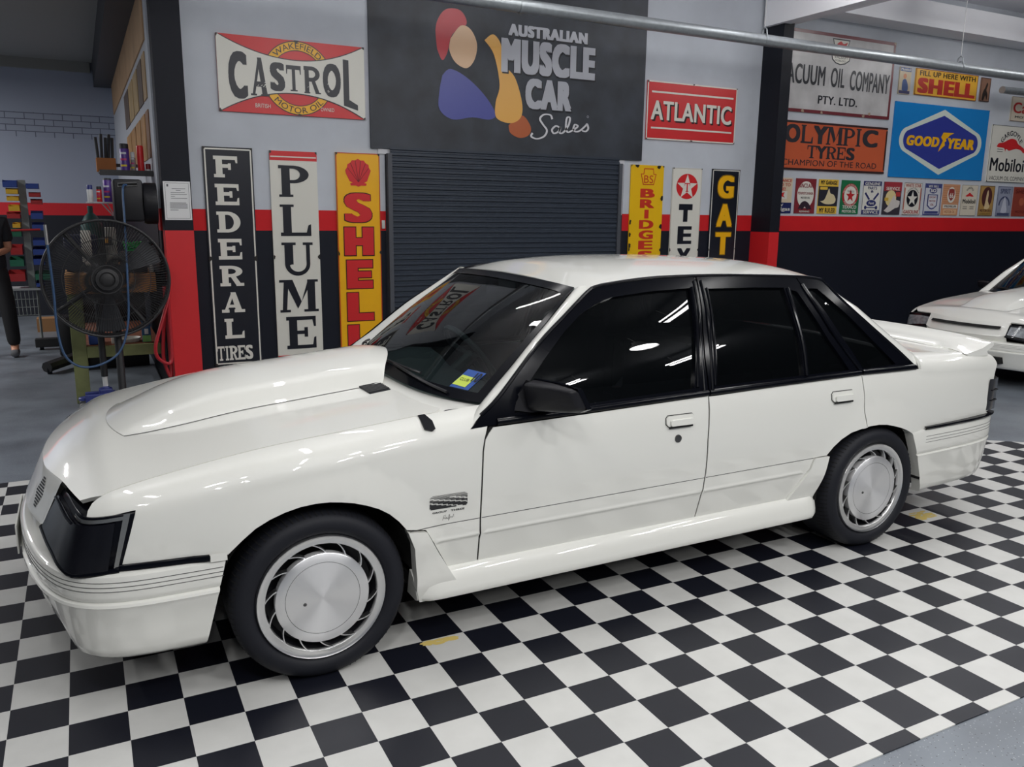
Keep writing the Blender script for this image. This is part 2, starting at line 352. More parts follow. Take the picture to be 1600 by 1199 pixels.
struct('trim_7', MB().box(1.80, YW - .012, 2.085, 4.46, YW, 2.13).box(4.41, YW - .012, 1.571, 4.45, YW, 2.085), mat('door_frame_white', srgb(205, 206, 210), .5))
# ---------------------------------------------------------------- car body surfaces
import math
YC=.86
def lerp_tab(t,x):
    if x<=t[0][0]: return t[0][1]
    for (a,b),(c,d) in zip(t,t[1:]):
        if x<=c:
            return b+(d-b)*(x-a)/(c-a)
    return t[-1][1]
def smooth_tab(t,x):
    # monotone-ish cubic hermite (Catmull-Rom, non uniform)
    n=len(t)
    if x<=t[0][0]: 
        m=(t[1][1]-t[0][1])/(t[1][0]-t[0][0]); return t[0][1]+m*(x-t[0][0])
    if x>=t[-1][0]:
        m=(t[-1][1]-t[-2][1])/(t[-1][0]-t[-2][0]); return t[-1][1]+m*(x-t[-1][0])
    for i in range(n-1):
        if x<=t[i+1][0]: break
    def sl(k):
        if k==0: return (t[1][1]-t[0][1])/(t[1][0]-t[0][0])
        if k==n-1: return (t[-1][1]-t[-2][1])/(t[-1][0]-t[-2][0])
        return (t[k+1][1]-t[k-1][1])/(t[k+1][0]-t[k-1][0])
    h=t[i+1][0]-t[i][0];u=(x-t[i][0])/h
    return (t[i][1]*(1+2*u)*(1-u)**2+sl(i)*h*u*(1-u)**2+t[i+1][1]*u*u*(3-2*u)+sl(i+1)*h*u*u*(u-1))
def sstep(a,b,x):
    u=max(0,min(1,(x-a)/(b-a)));return u*u*(3-2*u)
PLAN=[(-.75,.085),(-.6,.042),(-.45,.022),(-.25,.008),(0,.002),(1,0),(2.4,0),(2.9,.006),(3.3,.03),(3.6,.065)]
PROF=[(.2,.06),(.3,.034),(.4,.014),(.44,.008),(.5,.005),(.6,0),(.7,.003),(.78,.012),(.84,.026),(.9,.045)]
def SIDE(x,z):
    y=smooth_tab(PLAN,x)+smooth_tab(PROF,z)
    r=math.hypot(x,z-.3)
    y-=.015*max(0,min(1,(.462-r)/.10))*sstep(.30,.42,z)
    r=math.hypot((x-2.668),(z-.27)*1.0)
    y-=.013*max(0,min(1,(.46-r)/.11))*sstep(.30,.42,z)
    return y
def GL(x,z):
    h=z-.86
    return .034+(.29*h+.42*h*h if h>0 else .22*h)+.06*max(0,x-2.3)**2
HZ=[(-.82,.60),(-.78,.628),(-.70,.682),(-.656,.711),(-.605,.733),(-.44,.768),(-.174,.812),(.104,.840),(.397,.868),(.66,.888)]
def HOOD(x,y):
    u=(YC-y)/.74
    return smooth_tab(HZ,x)+(.036+.05*sstep(-.45,-.8,x))*(1-u*u)
def SIDE2(x, z):
    """door skin with the pressed ridge low on the side"""
    zr = .437 + (x - 1.62) * .0095
    return SIDE(x, z) - .0035 * math.exp(-((z - zr) / .007) ** 2) + .004 * sstep(zr, zr - .012, z)
def zsh(x): return smooth_tab(HZ, x) - .11
def bez(y0, z0, y1, z1, b):
    a = 1 - b; p1 = (y0 + (0.0), z0 + (z1 - z0) * .62); p2 = (y1 - (y1 - y0) * .62, z1 - .012)
    c = (a ** 3, 3 * a * a * b, 3 * a * b * b, b ** 3)
    return (c[0] * y0 + c[1] * p1[0] + c[2] * p2[0] + c[3] * y1, c[0] * z0 + c[1] * p1[1] + c[2] * p2[1] + c[3] * z1)
def FEND(x, v):
    z1 = zsh(x)
    if v <= 0: return (x, SIDE2(x, z1 + v), z1 + v)
    y, z = bez(SIDE2(x, z1), z1, .12, z1 + .11, v / .18); return (x, y, z)
DZ = [(2.6, 1.0), (2.93, .945), (3.0, .925), (3.39, .900), (3.6, .886), (3.72, .874)]
def QUAR(x, v):
    z1 = smooth_tab(DZ, x) - .10
    if v <= 0: return (x, SIDE2(x, z1 + v), z1 + v)
    y, z = bez(SIDE2(x, z1), z1, .13, z1 + .10, v / .18); return (x, y, z)
def DECK(x, y):
    u = (YC - y) / .73; return smooth_tab(DZ, x) + .018 * (1 - u * u)
ZE = [(1.0, 1.262), (1.195, 1.288), (1.284, 1.300), (1.533, 1.317), (1.919, 1.318), (2.319, 1.302), (2.44, 1.288), (2.56, 1.262), (2.7, 1.228)]
def ROOF(x, y):
    u = min(1, abs(YC - y) / .625)
    return smooth_tab(ZE, x) + (.062 - .022 * sstep(1.3, 1.08, x)) * (1 - u ** 2.4)
def inpoly(p, poly):
    x, y = p; r = False; n = len(poly)
    for i in range(n):
        (x1, y1), (x2, y2) = poly[i], poly[(i + 1) % n]
        if (y1 > y) != (y2 > y) and x < (x2 - x1) * (y - y1) / (y2 - y1) + x1: r = not r
    return r
def dens(poly, res):
    out = []
    for i in range(len(poly)):
        a, b = poly[i], poly[(i + 1) % len(poly)]; k = max(1, int(math.hypot(b[0] - a[0], b[1] - a[1]) / res + .5))
        for j in range(k): out.append((a[0] + (b[0] - a[0]) * j / k, a[1] + (b[1] - a[1]) * j / k))
    return out
def pdist(p, poly):
    d = 9
    for i in range(len(poly)):
        q = poly[i]; d = min(d, abs(p[0] - q[0]) + abs(p[1] - q[1]))
    return d
def panel(name, poly, S, mt, parent, out=(0, -1, 0), res=.04, holes=(), flange=.014, rows=(), shrink=.002, mirror=False, off=0.0, rv=None):
    """skin cut from the surface S(u,v) along a closed outline, with turned-in edges"""
    rv = rv or res
    outer = dens(poly, res * .6); hs = [dens(h, res * .6) for h in holes]
    if shrink:
        area = sum(a[0] * b[1] - b[0] * a[1] for a, b in zip(outer, outer[1:] + outer[:1])); sg = 1 if area > 0 else -1; new = []
        for i in range(len(outer)):
            a, b, c = outer[i - 1], outer[i], outer[(i + 1) % len(outer)]; tx, ty = c[0] - a[0], c[1] - a[1]; l = math.hypot(tx, ty) or 1
            new.append((b[0] - sg * ty / l * shrink, b[1] + sg * tx / l * shrink))
        outer = new
    pts = list(outer); edges = [(i, (i + 1) % len(outer)) for i in range(len(outer))]
    for h in hs:
        n = len(pts); pts += h; edges += [(n + i, n + (i + 1) % len(h)) for i in range(len(h))]
    nb = len(pts); us = [p[0] for p in outer]; vs = [p[1] for p in outer]
    u = min(us) + res * .5; allb = pts[:]
    grid_ = []
    while u < max(us):
        v = min(vs) + rv * .5
        while v < max(vs): grid_.append((u, v)); v += rv
        for r in rows: grid_ += [(u, r(u) + d) for d in (-.016, -.006, 0, .006, .016)]
        u += res
    for p in grid_:
        if inpoly(p, outer) and not any(inpoly(p, h) for h in hs) and pdist(p, allb) > min(res, rv) * .35: pts.append(p)
    V, E, F, _, _, _ = delaunay_2d_cdt([Vector(p) for p in pts], edges, [], 0, 1e-6)
    fs = []
    for f in F:
        c = (sum(V[i][0] for i in f) / 3, sum(V[i][1] for i in f) / 3)
        if inpoly(c, outer) and not any(inpoly(c, h) for h in hs): fs.append(list(f))
    O = Vector(out); e = 1e-3
    def P(a, b): return Vector(S(a, b))
    def N(a, b):
        n = (P(a + e, b) - P(a - e, b)).cross(P(a, b + e) - P(a, b - e))
        if n.length < 1e-12: return O.normalized()
        n.normalize(); return n if n.dot(O) > 0 else -n
    v3 = []; n3 = []
    for p in V:
        nn = N(p[0], p[1]); q = P(p[0], p[1]) + nn * off; v3.append(q); n3.append(nn)
    if fs:
        f0 = fs[len(fs) // 2]
        flip = sum((v3[f[1]] - v3[f[0]]).cross(v3[f[2]] - v3[f[0]]).dot(n3[f[0]]) for f in fs[:50]) < 0
    if flip: fs = [f[::-1] for f in fs]
    ln = [n3[i] for f in fs for i in f]
    if flange:
        cnt = {}
        for f in fs:
            for i in range(3): a, b = f[i], f[(i + 1) % 3]; cnt[(a, b)] = 1
        bd = [(a, b) for (a, b) in cnt if (b, a) not in cnt]; mp = {}
        for a, b in bd:
            for k in (a, b):
                if k not in mp: mp[k] = len(v3); v3.append(v3[k] - n3[k] * flange); n3.append(n3[k])
            t = (v3[b] - v3[a]); fn = t.cross(n3[a]); fn.normalize()
            fs.append([b, a, mp[a], mp[b]]); ln += [fn] * 4
    L = wloc(parent)
    objs = []
    for mir in ((False, True) if mirror else (False,)):
        if mir:
            vv = [(p[0] - L[0], 2 * YC - p[1] - L[1], p[2] - L[2]) for p in v3]; ff = [f[::-1] for f in fs]; nn = []; k = 0
            for f in fs: nn += [(q[0], -q[1], q[2]) for q in ln[k:k + len(f)][::-1]]; k += len(f)
        else: vv = [tuple(p - L) for p in v3]; ff = fs; nn = [tuple(q) for q in ln]
        me = bpy.data.meshes.new(name); me.from_pydata(vv, [], ff); me.materials.append(mt)
        me.polygons.foreach_set('use_smooth', [True] * len(me.polygons)); me.update()
        me.normals_split_custom_set(nn)
        o = bpy.data.objects.new(name, me); COL.objects.link(o); o.parent = parent; LOC[o.name] = L.copy(); objs.append(o)
    return objs
def mirr(fn):
    """fn(sgn-mapper) builds a part on both sides"""
    for s in (0, 1): fn((lambda y: y) if s == 0 else (lambda y: 2 * YC - y))
def ring(cx, cz, r, a0, a1, n): return [(cx + r * math.cos(a0 + (a1 - a0) * i / n), cz + r * math.sin(a0 + (a1 - a0) * i / n)) for i in range(n + 1)]
def curve_pts(pts, n):
    """Catmull-Rom through points"""
    out = []; P = [Vector(p) for p in pts]
    for i in range(len(P) - 1):
        a = P[max(i - 1, 0)]; b = P[i]; c = P[i + 1]; d = P[min(i + 2, len(P) - 1)]
        for k in range(n):
            t = k / n; out.append(.5 * ((2 * b) + (c - a) * t + (2 * a - 5 * b + 4 * c - d) * t * t + (3 * b - a - 3 * c + d) * t ** 3))
    out.append(P[-1]); return out

WHITE = mat('white_car_paint', srgb(228, 228, 222), .4, coat=1.0, spec=.35)
TRIM = mat('gloss_black_trim', (.003, .0035, .006), .16, spec=.14)
PLASTIC = mat('black_plastic', (.010, .010, .013), .45, spec=.35)
SHADOW = mat('black_cavity', (.004, .004, .004), .9)
RUBBER = mat('tyre_rubber', (.009, .010, .015), .6, spec=.3)
ALLOY = mat('machined_alloy', (.88, .88, .88), .3, metal=1.0)
BRUSH = mat('brushed_disc', (.92, .92, .93), .38, metal=.85, aniso=.8)
CHROME = mat('chrome', (.85, .85, .85), .08, metal=1.0)
TINT = glass('tinted_side_glass', (.05, .055, .06), .5, 0, 1.38)
SCREEN = glass('windscreen_glass', (.50, .62, .62), .88)
LINE = mat('groove_line', (.06, .06, .058), .7)
ARCHF = [(-.296, .509), (-.25, .551), (-.209, .584), (-.164, .607), (-.116, .624), (-.067, .635), (-.017, .639), (.03, .637), (.068, .631), (.112, .621), (.155, .606), (.197, .587), (.233, .563), (.267, .53), (.296, .493)]
ARCHR = [(2.339, .505), (2.378, .543), (2.421, .573), (2.478, .598), (2.541, .613), (2.60, .618), (2.658, .619), (2.713, .613), (2.767, .60), (2.82, .586), (2.869, .568), (2.914, .546)]
GAP1 = [(.590, .290), (.588, .40), (.587, .482), (.589, .58), (.593, .673), (.598, .74), (.607, .781), (.622, .803), (.643, .824)]
GAP2 = [(1.643, .845), (1.640, .79), (1.632, .665), (1.633, .516), (1.626, .445), (1.613, .306)]
GAP3 = [(2.558, .862), (2.565, .77), (2.564, .691), (2.580, .617)]

FXT = [(0, -.825), (.2, -.812), (.36, -.778), (.46, -.752), (.56, -.730), (.66, -.706), (.74, -.684), (.8, -.665)]
def FX(y): return smooth_tab(FXT, abs(YC - y))
def make_car(cx, label, group=None):
    car = thing('white_sedan', label, 'car', (1.3, YC, 0), group)
    # ---- fenders, doors, quarters (both sides)
    def fv(p): return (p[0], p[1] - zsh(p[0]))
    pol = [fv(p) for p in GAP1[:-2]] + [(.64, .10), (.66, .18)] + [(x, .18) for x in (.5, .3, .1, -.1, -.3, -.5, -.60, -.650)]
    pol += [(-.668, .17), (-.682, .14), (-.688, .10), (-.684, .075), (-.62, .056), fv((-.552, .686)), fv((-.605, .508)), fv((-.50, .508)), fv((-.354, .510))]
    pol += [fv(p) for p in ARCHF] + [fv((.37, .478)), fv((.476, .291))]
    panel('front_fender', pol, FEND, WHITE, car, (0, -1, .8), .022, shrink=.003, rows=[lambda x: .437 + (x - 1.62) * .0095 - zsh(x)], mirror=True)
    row = [lambda x: .437 + (x - 1.62) * .0095]
    belt1 = [(1.643, .848), (1.03, .832), (.643, .826)]
    d1 = [(x, z) for x, z in GAP1] + belt1[::-1][1:] + GAP2[1:] + [(1.1, .298)]
    fd = panel('front_door', d1, lambda x, z: (x, SIDE2(x, z), z), WHITE, car, (0, -1, 0), .05, rows=row, rv=.035, shrink=.0035, flange=.004, mirror=True)
    d2 = GAP2[::-1] + [(2.1, .856), (2.558, .862)] + GAP3[1:] + ARCHR[:4][::-1] + [(2.266, .501), (2.246, .452), (2.136, .309)]
    rd = panel('rear_door', d2, lambda x, z: (x, SIDE2(x, z), z), WHITE, car, (0, -1, 0), .05, rows=row, rv=.035, shrink=.0035, flange=.004, mirror=True)
    def qv(p): return (p[0], p[1] - (smooth_tab(DZ, p[0]) - .10))
    q3 = [qv(p) for p in GAP3[::-1]] + [qv((2.75, .862)), qv((2.90, .86)), qv((2.975, .86)), (2.98, .10), (2.965, .18)] + [(x, .18) for x in (3.1, 3.3, 3.5, 3.60)]
    q3 += [(3.635, .12), (3.66, .05), qv((3.63, .752)), qv((3.575, .58)), qv((3.60, .565)), qv((3.3, .553)), qv((3.02, .548)), qv((2.94, .55))] + [qv(p) for p in ARCHR[4:][::-1]]
    panel('rear_quarter', q3, QUAR, WHITE, car, (0, -1, .8), .03, mirror=True)
    def gaps(my):
        for G_ in (GAP1, GAP2, GAP3):
            cv = curve_pts([(x, z, 0) for x, z in G_], 4)
            MB().grid([[(p.x + dx, my(SIDE2(p.x, p.y) + .0045), p.y) for p in cv] for dx in (-.012, 0, .012)]).build('gap_shade_strip', SHADOW, car)  # black backing strips put the shade into the door gaps
    mirr(gaps)
    # groove line along the sides
    def grooves(my):
        q = MB()
        for xa, xb in ((.31, .585), (.592, 1.628), (1.636, 2.262)):
            n = max(2, int((xb - xa) / .06)); up = []; dn = []
            for i in range(n + 1):
                x = xa + (xb - xa) * i / n; z = .4865 + (x - .31) * .0083
                up.append((x, my(SIDE2(x, z + .0012) - .0006), z + .0013)); dn.append((x, my(SIDE2(x, z - .0012) - .0006), z - .0013))
            q.grid([dn, up])
        q.build('side_groove', LINE, car)
    mirr(grooves)
    # ---- bonnet with its power bulge
    def fx(y): return FX(y)
    hp = [(x, .121) for x in (-.64, -.5, -.3, -.1, .1, .3, .46)] + [(.492, .15), (.455, .24), (.431, .33), (.418, .45), (.412, .6), (.410, .86)]
    hp += [(x, 2 * YC - y) for x, y in hp[::-1][1:]]
    fe = [(fx(1.60 - i * .0617), 1.60 - i * .0617) for i in range(1, 24)]
    hood = panel('bonnet', hp + fe, lambda x, y: (x, y, HOOD(x, y)), WHITE, car, (0, 0, 1), .04)[0]
    R = []
    for i in range(41):
        t = i / 40; xc = -.60 + 1.12 * t; row_ = []
        hw = .285 + .03 * sstep(0, .25, t) - .02 * t
        hgt = .096 * (1 - (1 - min(1, t / .4)) ** 2.4) * (1.0 if t < .9 else 1 - .10 * ((t - .9) / .1) ** 2)
        for k in range(29):
            s = -1 + 2 * k / 28; a = abs(s)
            y = YC + s * hw; x = xc + .05 * (a ** 2.2) * (1 - t) ** 2 - .11 * sstep(.75, 1, t) * a ** 1.5
            prof = (1 - sstep(.80, 1.0, a)) * (.52 + .48 * (1 - (a / .95) ** 2 if a < .95 else 0))
            row_.append((x, y, HOOD(min(x, .46), y) + .002 + hgt * prof))
        R.append(row_)
    b = MB().grid(R)
    last = R[-1]; b.grid([last, [(x - .015, y, z - .02) for x, y, z in last], [(x - .03, y, HOOD(.42, y) - .02) for x, y, z in last]])
    b.build('bonnet_bulge', WHITE, car, True, 50)
    first = MB(); e = .0035
    edge = [r[0] for r in R]; first.grid([[(x, y - e, HOOD(min(x, .46), y - e) + .0012) for x, y, z in edge[:36]], [(x, y + .0005, HOOD(min(x, .46), y) + .0022) for x, y, z in edge[:36]]]); first.build('bulge_seam', LINE, car)
    def vents(my):
        q = MB(); cs = [(.310, .580), (.398, .590), (.407, .461), (.320, .452)]
        q.add([(x, my(y), HOOD(x, y) + .003) for x, y in cs] + [(x, my(y), HOOD(x, y) - .002) for x, y in cs], [(0, 1, 2, 3), (0, 4, 5, 1), (1, 5, 6, 2), (2, 6, 7, 3), (3, 7, 4, 0)])
        for k in range(1, 8):
            t = k / 8; a = [cs[0][i] + (cs[3][i] - cs[0][i]) * t for i in (0, 1)]; c = [cs[1][i] + (cs[2][i] - cs[1][i]) * t for i in (0, 1)]
            q.tube([(a[0], my(a[1]), HOOD(*a) + .004), (c[0], my(c[1]), HOOD(*c) + .004)], .0035, 6)
        q.build('bonnet_vent', PLASTIC, car)
    mirr(vents)
    # ---- cowl between bonnet and windscreen
    def wsb(y):
        u = abs(YC - y) / .72; return (.497 + .153 * min(1.1, u) ** 3.5, y, .893 - .010 * u)
    R = []
    for i in range(33):
        y = .13 + (2 * YC - .26) * i / 32; a = wsb(y); u = abs(YC - y) / .74
        x0 = .408 + .085 * u ** 3; R.append([(x0 - .02, y, HOOD(x0, y) - .03), (x0 + .003, y, HOOD(x0, y) - .006), (x0 + .012, y, HOOD(x0, y) - .001), (a[0] - .01, y, a[2] - .006), (a[0] + .03, y, a[2] - .012)])
    MB().grid(R).build('cowl', WHITE, car, True, 60)
    # ---- windscreen, black surround
    TOPC = [(1.13, .275, 1.287), (1.112, .40, 1.297), (1.103, .60, 1.304), (1.100, .86, 1.308)]
    TOPC = TOPC + [(x, 2 * YC - y, z) for x, y, z in TOPC[::-1][1:]]
    tp = curve_pts(TOPC, 5)
    def ws(s, t):
        a = Vector(wsb(.14 + (2 * YC - .28) * s)); k = s * (len(tp) - 1); i = min(int(k), len(tp) - 2); c = tp[i].lerp(tp[i + 1], k - i)
        p = a.lerp(c, t); u = 2 * s - 1
        return Vector((p[0] - .02 * math.sin(PI * t) * (1 - u * u), p[1], p[2] + .022 * math.sin(PI * t) * (1 - u ** 4)))
    g = MB().grid([[ws(i / 30, j / 14) for i in range(31)] for j in range(15)]).build('windscreen', SCREEN, car, True, None)
    def wsn(s, t):
        n = (ws(min(1, s + .01), t) - ws(max(0, s - .01), t)).cross(ws(s, min(1, t + .01)) - ws(s, max(0, t - .01))).normalized(); return -n
    def strip(s0, t0, s1, t1, n, wd, off=.006):
        out = []
        for i in range(n + 1):
            s = s0 + (s1 - s0) * i / n; t = t0 + (t1 - t0) * i / n; out.append((s, t))
        return out
    q = MB()
    def band(fa, fb, n):
        A = []; B = []
        for i in range(n + 1):
            (s, t) = fa(i / n); A.append(ws(s, t) + wsn(s, t) * .005); (s, t) = fb(i / n); B.append(ws(s, t) + wsn(s, t) * .003)
        q.grid([A, B])
    band(lambda k: (k, 1.0), lambda k: (k, .94 - .08 * (abs(2 * k - 1)) ** 14), 60); band(lambda k: (k, 0.0), lambda k: (k, .07), 30)
    band(lambda k: (0, k), lambda k: (.026 + .04 * k ** 16, k), 30); band(lambda k: (1, k), lambda k: (.972 - .04 * k ** 16, k), 30)
    q.build('windscreen_seal', TRIM, car)
    # wipers
    for a, c_, d in (((.10, .0), (.44, .05), (.30, .12)), ((.55, .0), (.93, .06), (.86, .15))):
        w0 = MB(); pts = [ws(a[0] + (c_[0] - a[0]) * k / 6, a[1] + (c_[1] - a[1]) * k / 6 + .02) + Vector((-.005, 0, .012 + .01 * math.sin(PI * k / 6))) for k in range(7)]
        w0.tube(pts, .006, 8); wiper = w0.build('wiper_arm', PLASTIC, car)
        w1 = MB(); p2 = [ws(c_[0] + (d[0] - c_[0]) * 2 * (k / 8 - .35), c_[1] + .018 + .02 * k / 8) + Vector((-.004, 0, .012)) for k in range(9)]
        w1.tube(p2, .0055, 6); w1.build('wiper_blade', PLASTIC, wiper)
    # ---- roof, pillars, rear screen
    FO = [(0.553, 0.027, 0.822), (0.611, 0.039, 0.875), (0.683, 0.055, 0.924), (0.880, 0.124, 1.092), (1.024, 0.175, 1.189), (1.129, 0.215, 1.256), (1.195, 0.235, 1.288)]
    side = [(1.195, 0.235), (1.284, 0.244), (1.533, 0.254), (1.919, 0.254), (2.319, 0.244), (2.440, 0.237), (2.475, 0.231)]
    rp = [(1.13, .275)] + side + [(2.53, .28), (2.556, .36), (2.566, .50), (2.568, .86)]
    rp += [(x, 2 * YC - y) for x, y in rp[::-1][1:]] + [(p[0], p[1]) for p in tp[::-1][1:-1]]
    panel('roof', rp, lambda x, y: (x, y, ROOF(x, y)), WHITE, car, (0, 0, 1), .05, shrink=0, flange=.02)
    def apil(my):
        A = curve_pts(FO, 4); n = len(A); R = []
        B0 = [ws(0, t / (n - 1)) for t in range(n)]
        for j in range(6):
            k = j / 5; row_ = []
            for i in range(n):
                p = A[i].lerp(B0[i], k) + Vector((-.012, -.010, .012)) * math.sin(PI * k) ** .8; row_.append((p[0], my(p[1]), p[2]))
            R.append(row_)
        MB().grid(R).build('windscreen_pillar', WHITE, car, True, 60)
    mirr(apil)
    CI = [(2.556, .36, ROOF(2.556, .36)), (2.65, .32, 1.18), (2.765, .275, 1.085), (2.88, .225, .995), (2.965, .185, .932)]
    CO = [(2.475, 0.231, 1.279), (2.558, 0.177, 1.183), (2.711, 0.116, 1.053), (2.841, 0.083, 0.953), (2.975, 0.056, 0.862)]
    def cpil(my):
        A = curve_pts(CO, 5); B = curve_pts(CI, 5); R = []
        for j in range(8):
            k = j / 7; row_ = []
            for i_, (p, q_) in enumerate(zip(A, B)):
                r = p.lerp(q_, k) + Vector((.034, -.016, .022)) * math.sin(PI * k) ** .9 * min(1, i_ / 7); row_.append((r[0], my(r[1]), r[2]))
            R.append(row_)
        MB().grid(R).build('rear_pillar', WHITE, car, True, 70)
    mirr(cpil)
    B = curve_pts(CI, 5); R = []
    for j in range(13):
        k = j / 12; R.append([(p[0] + .03 * (1 - (2 * k - 1) ** 2), p[1] + (2 * YC - 2 * p[1]) * k, p[2] + (.03 if i == 0 else .022) * (1 - (2 * k - 1) ** 2)) for i, p in enumerate(B)])
    MB().grid(R).build('rear_screen', TINT, car, True, None)
    # ---- boot
    bp = [(2.968, .132), (3.0, .131), (3.3, .131), (3.60, .131), (3.66, .30), (3.68, .86)]; bp += [(x, 2 * YC - y) for x, y in bp[::-1][1:]] + [(3.0, 1.3), (3.01, .86), (3.0, .42)]
    panel('boot_lid', bp, lambda x, y: (x, y, DECK(x, y)), WHITE, car, (0, 0, 1), .06)
    R = []
    for j in range(25):
        y = .131 + (2 * YC - .262) * j / 24; u = abs(YC - y) / .73; xx = 3.68 - .075 * u ** 4
        R.append([(xx - .02, y, DECK(xx, y) - .005), (xx + .01, y, DECK(xx, y) - .02), (xx + .03, y, .76), (xx + .005, y, .56)])
    MB().grid(R).build('tail_panel', WHITE, car, True, 60)
    R = []
    for j in range(29):
        k = j / 28; y = .095 + (2 * YC - .19) * k; u = abs(2 * k - 1); e = u ** 8
        zb = DECK(3.45, y) + .004
        sec = [(3.41, zb), (3.42, zb + .008), (3.50, zb + .018), (3.56, zb + .030), (3.62, zb + .046 + .008), (3.648, zb + .050), (3.652, zb + .044), (3.645, zb + .034), (3.60, zb + .012), (3.585, zb - .012), (3.41, zb - .01)]
        R.append([(x - .03 * e * (1 if z > zb + .001 else 0), y, z - .012 * e) for x, z in sec])
    sp = MB().grid(R); sp.add(R[0], [tuple(range(len(R[0])))]); sp.add(R[-1], [tuple(range(len(R[-1]) - 1, -1, -1))])
    sp.build('boot_spoiler', WHITE, car, True, 40)
    def tail(my):
        R = []
        for z in (.585, .60, .67, .74, .752):
            xo = .05 * (z - .58); row_ = []
            for (x, y) in ((3.567 + xo, .068), (3.60 + xo, .066), (3.66 + xo * .3, .080), (3.70, .12), (3.715, .20), (3.722, .42)): row_.append((x, my(y - .006), z))
            R.append(row_)
        t = MB().grid(R).build('tail_light', mat('smoked_lens', (.010, .008, .009), .12, coat=1.0), car)
        q = MB()
        for z in (.635, .69): q.tube([(3.60, my(.057), z), (3.66, my(.069), z), (3.705, my(.112), z)], .003, 6)
        q.build('lens_rib', PLASTIC, t)
    mirr(tail)
    return car, hood, fd, rd, ws, CO, FO
def G3(x, z): return (x, GL(x, z), z)
